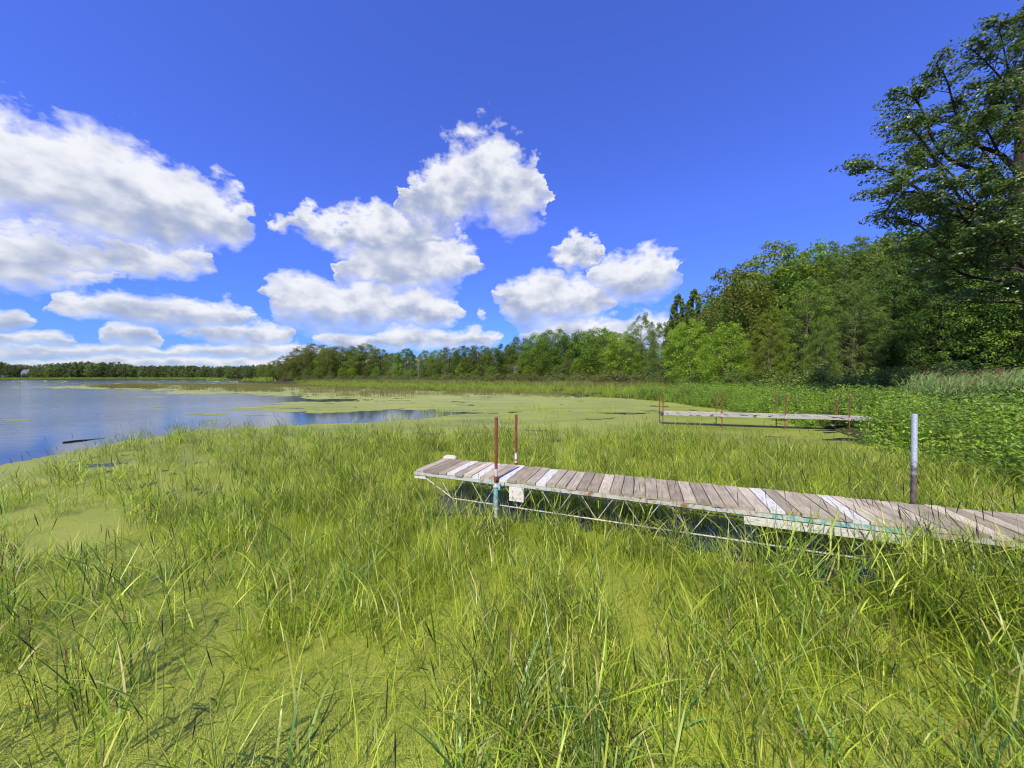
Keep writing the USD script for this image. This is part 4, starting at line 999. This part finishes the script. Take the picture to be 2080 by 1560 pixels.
def building(name, label, px, dep, w, d, h, curved, roof_mat):
    p = at_depth(px, 767, dep); z0 = float(ground_z(p[:1], p[1:2])[0])
    t = thing(name, label, "building", (p[0], p[1], z0), -math.atan2(p[0], p[1]))
    obj("wall", Bag().box((w, d, h * 0.5), (0, 0, h * 0.25)).get(), WHITEWALL, t)
    if curved:
        a = np.linspace(0, np.pi, 17)
        pl = sg.Polygon([(w * 0.53 * math.cos(x), h * 0.5 * math.sin(x)) for x in a])
    else: pl = sg.Polygon([(-w * 0.55, 0), (w * 0.55, 0), (0, h * 0.5)])
    m = trimesh.creation.extrude_polygon(pl, d * 1.06, engine="earcut")
    v = np.array(m.vertices)
    r = obj("roof", (np.stack([v[:, 0], d * 0.53 - v[:, 2], v[:, 1] + h * 0.5 + 0.01], 1), m.faces), roof_mat, t)
    for k in range(3): obj("window", Bag().box((w * 0.1, 0.12, h * 0.16), (w * (-0.28 + 0.28 * k), -d / 2 - 0.03, h * 0.3)).get(), DARKPANE, t)
    return t, r
t, r = building("white_barn", "large white building with a curved roof on the far shore", 52, 545, 8.5, 10, 14.0, True, WHITEWALL)
obj("chimney", Bag().box((1.0, 1.0, 4), (3.0, 0, 13.0)).get(), WHITEWALL, r)
building("white_shed", "small white building at the far shore's left edge", 8, 505, 4.5, 5, 6.0, True, WHITEWALL)
building("cottage", "small pale cottage among the trees right of the curved white building", 193, 505, 3.8, 5, 6.5, False, GREYROOF)
p = at_depth(2, 767, 488)
t = thing("utility_pole", "thin utility pole on the far shore beside the small white building", "pole", (p[0], p[1], 0.3))
obj("shaft", Bag().tube([(0, 0, 0), (0, 0, 13.5)], (0.18, 0.12), 8).get(), BARK, t)
obj("crossarm", Bag().box((2.4, 0.12, 0.14), (0, 0, 12.6)).get(), BARK, t)

# ================================================================ reeds, grass and bank plants
gr = np.random.default_rng(2024)
def blades(rng, base, az, lean, curve, L, W, segs=5, tip=0.12, wind=(0, 0), twist=0.6):
    """Flat tapering blades: each rises from its base, leans towards az and curls over by curve radians along its length."""
    n = len(base)
    t = np.linspace(0, 1, segs + 1)
    th = lean[:, None] + curve[:, None] * t[None] ** 1.3
    ds = L[:, None] / segs
    hx = np.cumsum(np.concatenate([np.zeros((n, 1)), np.sin(th[:, 1:]) * ds], 1), 1)
    hz = np.cumsum(np.concatenate([np.zeros((n, 1)), np.cos(th[:, 1:]) * ds], 1), 1)
    dirs = np.stack([np.cos(az), np.sin(az), 0 * az], 1)
    c = base[:, None] + hx[..., None] * dirs[:, None] + hz[..., None] * np.array([0, 0, 1.0])
    w2 = np.array([wind[0], wind[1], 0.0])
    c = c + (t[None, :, None] ** 1.8) * L[:, None, None] * w2
    a2 = az + np.pi / 2 + rng.normal(0, twist, n)
    side = np.stack([np.cos(a2), np.sin(a2), 0 * a2], 1)
    wid = W[:, None] * (0.55 + 0.45 * np.sin(np.pi * np.minimum(1, 0.25 + t[None] * 0.9))) * (1 - t[None] ** 3 * (1 - tip))
    wid[:, -1] = W * 0.06
    l, r = c - side[:, None] * wid[..., None] / 2, c + side[:, None] * wid[..., None] / 2
    v = np.stack([l, r], 2).reshape(n, -1, 3)
    m = 2 * (segs + 1)
    k = np.arange(segs) * 2
    f = np.vstack([np.stack([k, k + 1, k + 3], 1), np.stack([k, k + 3, k + 2], 1)])
    return v.reshape(-1, 3), (f[None] + (np.arange(n) * m)[:, None, None]).reshape(-1, 3), c

def disc(rng, n, r): 
    a, q = rng.uniform(0, 2 * np.pi, n), r * np.sqrt(rng.uniform(0, 1, n))
    return np.stack([q * np.cos(a), q * np.sin(a), np.full(n, -0.03)], 1)

WIND = (-0.11, 0.02)
def stem_clump(seed, n=20, r=0.26, h=(0.4, 0.9), wind=WIND, nl=3):
    rng = np.random.default_rng(seed)
    b = disc(rng, n, r)
    az, lean, cur = rng.uniform(0, 2 * np.pi, n), np.abs(rng.normal(0, 0.24, n)), rng.normal(0.12, 0.22, n)
    L = rng.uniform(*h, n)
    v, f, c = blades(rng, b, az, lean, cur, L, rng.uniform(0.0035, 0.006, n), 6, wind=wind)
    stems = (v, f)
    lv = Bag()
    for q in range(nl):
        k = rng.integers(1, 5, n)
        p = c[np.arange(n), k]
        va, fa, _ = blades(rng, p, rng.uniform(0, 2 * np.pi, n), rng.uniform(0.25, 0.85, n), rng.uniform(0.1, 1.2, n), rng.uniform(0.18, 0.42, n), rng.uniform(0.006, 0.0115, n), 5, wind=wind)
        lv.add(va, fa)
    m = 3
    idx = rng.choice(n, m, replace=False)
    tip, below = c[idx, -1], c[idx, -2]
    d = unit(tip - below)
    sb = Bag()
    for a_, d_ in zip(tip, d): sb.tube([a_ - d_ * 0.02, a_ + d_ * 0.05, a_ + d_ * 0.11], (0.0018, 0.0034, 0.0010), 4, cap=False)
    return [("stems", stems, REED_STEM), ("leaves", lv.get(), REED), ("seed_heads", sb.get(), SEED)]

def grass_clump(seed, n=46, r=0.26, L=(0.2, 0.6), W=(0.005, 0.0105), mat=None, wind=WIND, segs=5, lean=0.72, curve=0.6):
    rng = np.random.default_rng(seed)
    v, f, _ = blades(rng, disc(rng, n, r), rng.uniform(0, 2 * np.pi, n), np.abs(rng.normal(0, lean, n)), rng.uniform(-0.1, 2 * curve, n), rng.uniform(*L, n), rng.uniform(*W, n), segs, wind=wind)
    return [("blades", (v, f), mat or REED)]

def broad_clump(seed):
    rng = np.random.default_rng(seed); n = 9
    v, f, _ = blades(rng, disc(rng, n, 0.08), rng.uniform(0, 2 * np.pi, n), rng.uniform(0.05, 0.5, n), rng.uniform(0.3, 1.9, n), rng.uniform(0.45, 0.95, n), rng.uniform(0.011, 0.02, n), 9, wind=(-0.08, 0), twist=0.35)
    return [("blades", (v, f), BROAD)]

def in_px(poly):
    g = sg.Polygon([tuple(at(*p)[:2]) for p in poly]).buffer(0); shapely.prepare(g); return g

def scatter(rng, n, x0, x1, y0, y1, wedge=None):
    x, y = rng.uniform(x0, x1, n), rng.uniform(y0, y1, n)
    if wedge is not None:
        m = np.abs(x) < wedge * y + 0.8; x, y = x[m], y[m]
    return x, y

DENSE = in_px([(-700,1700),(-700,1260),(0,1170),(160,1125),(300,1085),(420,1035),(520,980),(640,920),(760,893),(880,889),(1000,890),(1200,893),(1450,905),(1700,935),(1900,965),(2080,985),(2500,1000),(3300,1200),(3300,2700),(-700,2700)])
FRINGE = in_px([(-500,1200),(-500,1040),(0,985),(110,950),(200,925),(330,893),(430,877),(560,868),(640,865),(760,868),(900,872),(1150,876),(1350,880),(1450,890),(1450,905),(1000,890),(760,893),(640,920),(520,980),(420,1035),(300,1085),(0,1170),(-500,1240)])
OPEN = in_px([(60,1600),(110,1490),(210,1410),(330,1400),(440,1380),(500,1450),(480,1600)])
OPEN2 = in_px([(620,1440),(700,1380),(760,1400),(720,1480)])
LEFTLOW = in_px([(-700,1260),(0,1170),(300,1085),(420,1150),(520,1300),(480,1450),(520,1700),(-700,1700)])
def density(x, y):
    pts = shapely.points(x, y)
    d = np.where(shapely.contains(DENSE, pts), 0.95, 0.0)
    d = np.where(shapely.contains(LEFTLOW, pts), 0.62, d)
    d = np.where(shapely.contains(OPEN, pts) | shapely.contains(OPEN2, pts), 0.24, d)
    fr_ = shapely.contains(FRINGE, pts)
    n1 = meshkit.noise(np.stack([x * 0.9 + y * 0.3, y * 0.8 - x * 0.2, x * 0], -1), 51)
    n2 = meshkit.noise(np.stack([x * 2.3 - y, y * 2.1 + x, x * 0], -1), 52)
    d = d * np.clip(0.35 + 1.5 * (0.6 * n1 + 0.4 * n2 - 0.12), 0.10, 1.3)
    d = np.where(fr_, 0.55 * (n2 > 0.50) + 0.08, d)
    s, t = deck_st(x, y)
    along = (s > -0.15) & (s < DECK_L)
    d = np.where(along & (t > -0.10) & (t < DECK_W + 0.12), 0.0, d)
    d = np.where(along & (t >= DECK_W + 0.12) & (t < DECK_W + 0.9), 1.15, d)
    d = np.where(along & (t > -0.45) & (t <= -0.10) & (s < edge_s(1480)), 1.15, d)
    return d * (shore_distance(x, y) < 0.3)

def patch(name, label, cat, protos, per_m2, area, rng, scale=(0.8, 1.2), spin=0.6, tilt=0.08, dens=density, wedge=1.85, zfun=None):
    x0, x1, y0, y1 = area
    n = int(per_m2 * (x1 - x0) * (y1 - y0))
    x, y = scatter(rng, n, x0, x1, y0, y1, wedge)
    keep = rng.uniform(0, 1, len(x)) < dens(x, y) / 1.3
    x, y = x[keep], y[keep]
    z = np.zeros(len(x)) if zfun is None else zfun(x, y)
    return instancer(name, label, cat, protos, np.stack([x, y, z], 1), rng.uniform(-spin, spin, len(x)), rng.uniform(*scale, len(x)), rng.integers(0, len(protos), len(x)), rng, tilt)

stems = [stem_clump(100 + i) for i in range(9)]
patch("reed_stems", "thin upright reed stems with dark tips standing through the duckweed", "reeds", stems, 6.5, (-20, 20, 0.9, 13.5), gr, scale=(0.7, 1.12))
tallz = lambda x, y: np.where((deck_st(x, y)[0] > edge_s(1430)) & (deck_st(x, y)[0] < DECK_L) & (deck_st(x, y)[1] > -1.0) & (deck_st(x, y)[1] < -0.12), np.where(deck_st(x, y)[0] > edge_s(1720), 1.3, 0.55), 0.0)
patch("tall_sedge", "taller sedge standing against the near side of the dock, at right", "grass", [stem_clump(150 + i, h=(0.65, 1.15), nl=4) for i in range(5)], 20, (0, 11, 0.6, 5), gr, scale=(0.85, 1.15), dens=tallz)
lows = [grass_clump(200 + i) for i in range(9)]
patch("marsh_grass", "tangled yellow-green marsh grass filling the foreground", "grass", lows, 8.5, (-16, 18, 0.9, 13.0), gr, scale=(0.65, 1.1))
lowz = lambda x, y: np.where((deck_st(x, y)[0] > 0.1) & (deck_st(x, y)[0] < DECK_L) & (deck_st(x, y)[1] > -0.15) & (deck_st(x, y)[1] < DECK_W + 0.1), np.where(deck_st(x, y)[1] < 0.4, 1.0, 0.4), 0.0)
patch("shaded_grass", "short grass growing in the shade under the near dock", "grass", [grass_clump(280 + i, n=30, r=0.2, L=(0.2, 0.5), lean=0.4) for i in range(3)], 14, (-3, 11, 0.6, 8), gr, scale=(0.8, 1.05), dens=lowz)
mats = [grass_clump(260 + i, n=40, r=0.3, L=(0.2, 0.5), W=(0.004, 0.008), lean=1.05, curve=0.35, segs=3) for i in range(5)]
patch("fallen_grass", "bent and fallen grass blades lying low over the duckweed", "grass", mats, 14, (-10, 12, 0.9, 8.0), gr, scale=(0.7, 1.1), spin=3.1)
brd_ = [broad_clump(300 + i) for i in range(7)]
bd = lambda x, y: density(x, y) * np.clip(1.4 - y / 5.0, 0.05, 1)
patch("broad_leaved_grass", "broad blue-green grass leaves arching up near the viewer", "grass", brd_, 6.5, (-8, 10, 0.9, 6.0), gr, scale=(0.6, 1.0), spin=3.1, dens=bd)

# emergent reeds far out on the mat: brownish bands along the bay
band = [in_px(p) for p in ([(150,785.5),(300,780.5),(500,778.8),(700,788),(1000,798),(1150,803),(1150,808),(1000,806),(850,803),(700,799),(560,798),(420,795.5),(280,790)],
                           [(560,803),(700,801),(860,806),(1000,810),(1000,818),(860,814),(700,807),(600,806)])]
scat_ = in_px([(640,845),(800,838),(1000,822),(1200,815),(1300,820),(1250,840),(1100,848),(960,866),(760,866)])
def fdens(x, y):
    p = shapely.points(x, y)
    n2 = meshkit.noise(np.stack([x * 0.25 + y * 0.1, y * 0.22, x * 0], -1), 61)
    return np.where(shapely.contains(band[0], p), np.clip(2.6 * (n2 - 0.25), 0.05, 1.3), np.where(shapely.contains(band[1], p), np.clip(1.8 * (n2 - 0.35), 0.02, 1), 0.0))
fp = [grass_clump(400 + i, n=16, r=0.5, L=(0.35, 0.85), W=(0.014, 0.026), mat=FARREED, segs=2, lean=0.15, curve=0.1) for i in range(5)]
patch("far_reeds", "brownish reed bands standing in the duckweed across the bay", "reeds", fp, 2.0, (-125, 12, 34, 112), gr, dens=fdens, wedge=None, spin=3.1)
def sdens(x, y):
    p = shapely.points(x, y)
    return np.where(shapely.contains(scat_, p), 0.9 * (meshkit.noise(np.stack([x * 0.5, y * 0.5, x * 0], -1), 71) > 0.56), 0.0)
fp2 = [grass_clump(430 + i, n=14, r=0.3, L=(0.25, 0.6), W=(0.006, 0.012), mat=REED, segs=3, lean=0.25, curve=0.2) for i in range(4)]
patch("scattered_reeds", "scattered tufts of reed between the leads of open water", "reeds", fp2, 2.2, (-14, 10, 13, 34), gr, dens=sdens, wedge=None, spin=3.1)

# bright grass along the far bank
def gdens(lo, hi, k=1.0):
    def d(x, y):
        s = shore_distance(x, y)
        n = meshkit.noise(np.stack([x * 0.15, y * 0.15, x * 0], -1), 81)
        return np.where((s > lo) & (s < hi), np.clip(0.5 + 1.4 * n, 0, 1.3) * k, 0.0)
    return d
gz = lambda x, y: ground_z(x, y) - 0.02
bg_ = [grass_clump(500 + i, n=34, r=0.55, L=(0.35, 0.9), W=(0.02, 0.04), mat=SHOREGRASS, segs=3, lean=0.3, curve=0.4) for i in range(5)]
patch("bank_grass", "bright green grass along the bank before the wooded point", "grass", bg_, 2.6, (-60, 18, 30, 104), gr, scale=(0.6, 1.1), dens=gdens(-0.8, 9.0), wedge=None, spin=3.1, zfun=gz)
bg2 = [grass_clump(520 + i, n=30, r=0.7, L=(0.6, 1.3), W=(0.025, 0.05), mat=m_, segs=3, lean=0.25, curve=0.3) for i, m_ in enumerate((FARREED, SHOREGRASS, FARREED))]
patch("rank_grass", "paler rank grass higher on the bank among the marsh shrubs", "grass", bg2, 0.9, (-75, 22, 34, 120), gr, scale=(0.7, 1.1), dens=gdens(6.0, 24.0), wedge=None, spin=3.1, zfun=gz)
far_grass = [grass_clump(540 + i, n=30, r=3.0, L=(1.2, 2.4), W=(0.2, 0.4), mat=SHOREGRASS, segs=2, lean=0.3, curve=0.3) for i in range(3)]
ff = np.random.default_rng(6)
fx, fy_ = [], []
for i in range(2600):
    px = ff.uniform(-250, 545)
    q = at_depth(px, 767, np.interp(px, [-250, 250, 400, 480, 560], [486, 440, 360, 205, 110]) + ff.uniform(0, 60))
    fx.append(q[0]); fy_.append(q[1])
fx, fy_ = np.array(fx), np.array(fy_)
kq = (lambda s: (s > -1) & (s < 40))(shore_distance(fx, fy_))
fx, fy_ = fx[kq], fy_[kq]
instancer("far_marsh", "strip of green marsh along the foot of the far wood", "grass", far_grass, np.stack([fx, fy_, gz(fx, fy_)], 1), ff.uniform(0, 6, len(fx)), ff.uniform(0.5, 1.0, len(fx)), ff.integers(0, 3, len(fx)), ff)

# leafy plants on the right bank
def leafy_clump(seed, n=26, h=(0.45, 1.0), leaf=0.085, r=0.34, mat=None):
    rng = np.random.default_rng(seed)
    b = disc(rng, n, r)
    az = rng.uniform(0, 2 * np.pi, n)
    v, f, c = blades(rng, b, az, np.abs(rng.normal(0, 0.22, n)), rng.uniform(0, 0.4, n), rng.uniform(*h, n), np.full(n, 0.006), 6)
    lc, ln = [], []
    for k in range(2, 7):
        for q in range(3):
            o = rng.normal(size=(n, 3)) * [1, 1, 0.25]; o = unit(o)
            lc.append(c[:, k] + o * leaf * 0.5); ln.append(o * 0.5 + [0, 0, 0.8] + rng.normal(size=(n, 3)) * 0.35)
    L = leaves(rng, np.vstack(lc), np.vstack(ln), leaf, 0.42, 0.08)
    return [("stems", (v, f), REED_STEM), ("leaves", L, mat or BANKLEAF)]
lf_ = [leafy_clump(600 + i, h=(0.35, 0.75 + 0.12 * i)) for i in range(5)] + [leafy_clump(615 + i, n=20, h=(0.5, 1.25), leaf=0.07 + 0.02 * i, mat=BANKLEAF2) for i in range(4)]
def bdens(x, y):
    s = shore_distance(x, y)
    n = meshkit.noise(np.stack([x * 0.4, y * 0.4, x * 0], -1), 91)
    lim = np.interp(y, [3, 8, 14, 20, 30, 40], [9.0, 8.0, 6.5, 6.5, 7, 7])
    fx, fy = x - F0[0], y - F0[1]
    fs, ft = fx * F_AL[0] + fy * F_AL[1], fx * F_AC[0] + fy * F_AC[1]
    clear = (fs > -0.5) & (fs < F_L0 + 0.25) & (ft > -3.0) & (ft < F_W + 0.35)
    return np.where((s > -0.9) & (s < lim) & ~clear, np.clip(0.55 + 1.1 * n, 0, 1.3), 0.0)
patch("bank_plants", "lush bright green leafy plants spilling over the right bank", "plants", lf_, 6.5, (5, 27, 2.5, 36), gr, scale=(0.75, 1.25), dens=bdens, wedge=1.9, spin=3.1, zfun=gz)
# grass blades among them
bg3 = [grass_clump(640 + i, n=24, r=0.35, L=(0.5, 1.15), W=(0.007, 0.014), mat=SHOREGRASS, segs=5, lean=0.3, curve=0.5) for i in range(4)]
patch("bank_sedge", "yellow-green sedge blades rising between the leafy bank plants", "grass", bg3, 3.2, (5, 27, 2.5, 30), gr, scale=(0.7, 1.1), dens=bdens, wedge=1.9, spin=0.7, zfun=gz)
# tall reeds with plumes at the right edge
def tall_reed(seed, n=10):
    rng = np.random.default_rng(seed)
    b = disc(rng, n, 0.5)
    v, f, c = blades(rng, b, rng.normal(0, 0.6, n), np.abs(rng.normal(0, 0.10, n)), rng.uniform(0.1, 0.5, n), rng.uniform(1.35, 1.95, n), np.full(n, 0.010), 8)
    lv, pl_ = Bag(), Bag()
    for k in range(2, 8):
        for q in range(2):
            va, fa, _ = blades(rng, c[:, k], rng.normal(0.0, 0.8, n), rng.uniform(0.3, 0.8, n), rng.uniform(0.5, 1.3, n), rng.uniform(0.35, 0.6, n), rng.uniform(0.022, 0.036, n), 5, twist=0.3)
            lv.add(va, fa)
    for tip in c[::7, -1]:
        m = 26
        o = rng.uniform(0, 1, m)
        cc = tip + np.stack([o * 0.10, rng.normal(0, 0.02, m), 0.16 * (1 - o) - 0.05 * o], 1) + rng.normal(0, 0.02, (m, 3))
        pv, pf = leaves(rng, cc, rng.normal(size=(m, 3)), 0.07, 0.25)
        pl_.add(pv, pf)
    return [("stems", (v, f), PHRAG), ("leaves", lv.get(), PHRAG), ("plumes", pl_.get(), PLUME)]
TALL = sg.Polygon([tuple(at_depth(px, 767, d)[:2]) for px, d in ((1845, 16.5), (1920, 13.5), (2090, 12.2), (2300, 11), (2300, 16), (2090, 17), (1940, 18.5), (1850, 18.5))])
shapely.prepare(TALL)
tdens = lambda x, y: np.where(shapely.contains(TALL, shapely.points(x, y)), 1.3, 0.0)
patch("tall_reeds", "stand of tall arching reeds with reddish plumes at the right edge of the bank", "reeds", [tall_reed(700 + i) for i in range(6)], 5.0, (15, 34, 10, 20), gr, scale=(0.85, 1.05), dens=tdens, wedge=None, spin=0.5, zfun=gz)

# lily pads and dark scraps on the mat
PAD = plain("lily_pad", (0.055, 0.085, 0.025), rough=0.5, var=0.5, scale=8.0, bump=0.1)
pr_ = np.random.default_rng(31)
for i, (px, py) in enumerate([(262,951),(292,966),(334,957),(352,964),(402,941),(300,985),(345,1000),(255,925),(402,995),(415,1003),(225,958),(190,930),(566,879),(430,915),(1170,822),(1010,846)]):
    p = at(px, py)
    a = np.linspace(0.25, 2 * np.pi - 0.1, 15) + pr_.uniform(0, 6)
    rr_ = pr_.uniform(0.07, 0.13) * (1 + 0.08 * np.sin(a * 3))
    v = np.vstack([[[0, 0, 0.012]], np.stack([rr_ * np.cos(a), rr_ * np.sin(a), 0.014 + 0.012 * np.sin(a * 2 + i)], 1)])
    v = np.vstack([v, v - [0, 0, 0.004]])
    k = np.arange(1, 15)
    f = np.vstack([np.stack([0 * k, k, k + 1], 1), np.stack([0 * k + 16, k + 17, k + 16], 1), np.stack([k, k + 16, k + 1], 1), np.stack([k + 1, k + 16, k + 17], 1)])
    o = obj("lily_pad", (v + [p[0], p[1], 0], f), PAD)
    tag(o, "dark lily pad floating flat on the duckweed at the left", "lily pad", "lily pads on the duckweed") if px < 900 else tag(o, "dark lily pad on the far duckweed, in line with the rusty posts" if px < 1100 else "lone dark lily pad on the far duckweed right of the rusty posts", "lily pad", "lily pads on the duckweed")
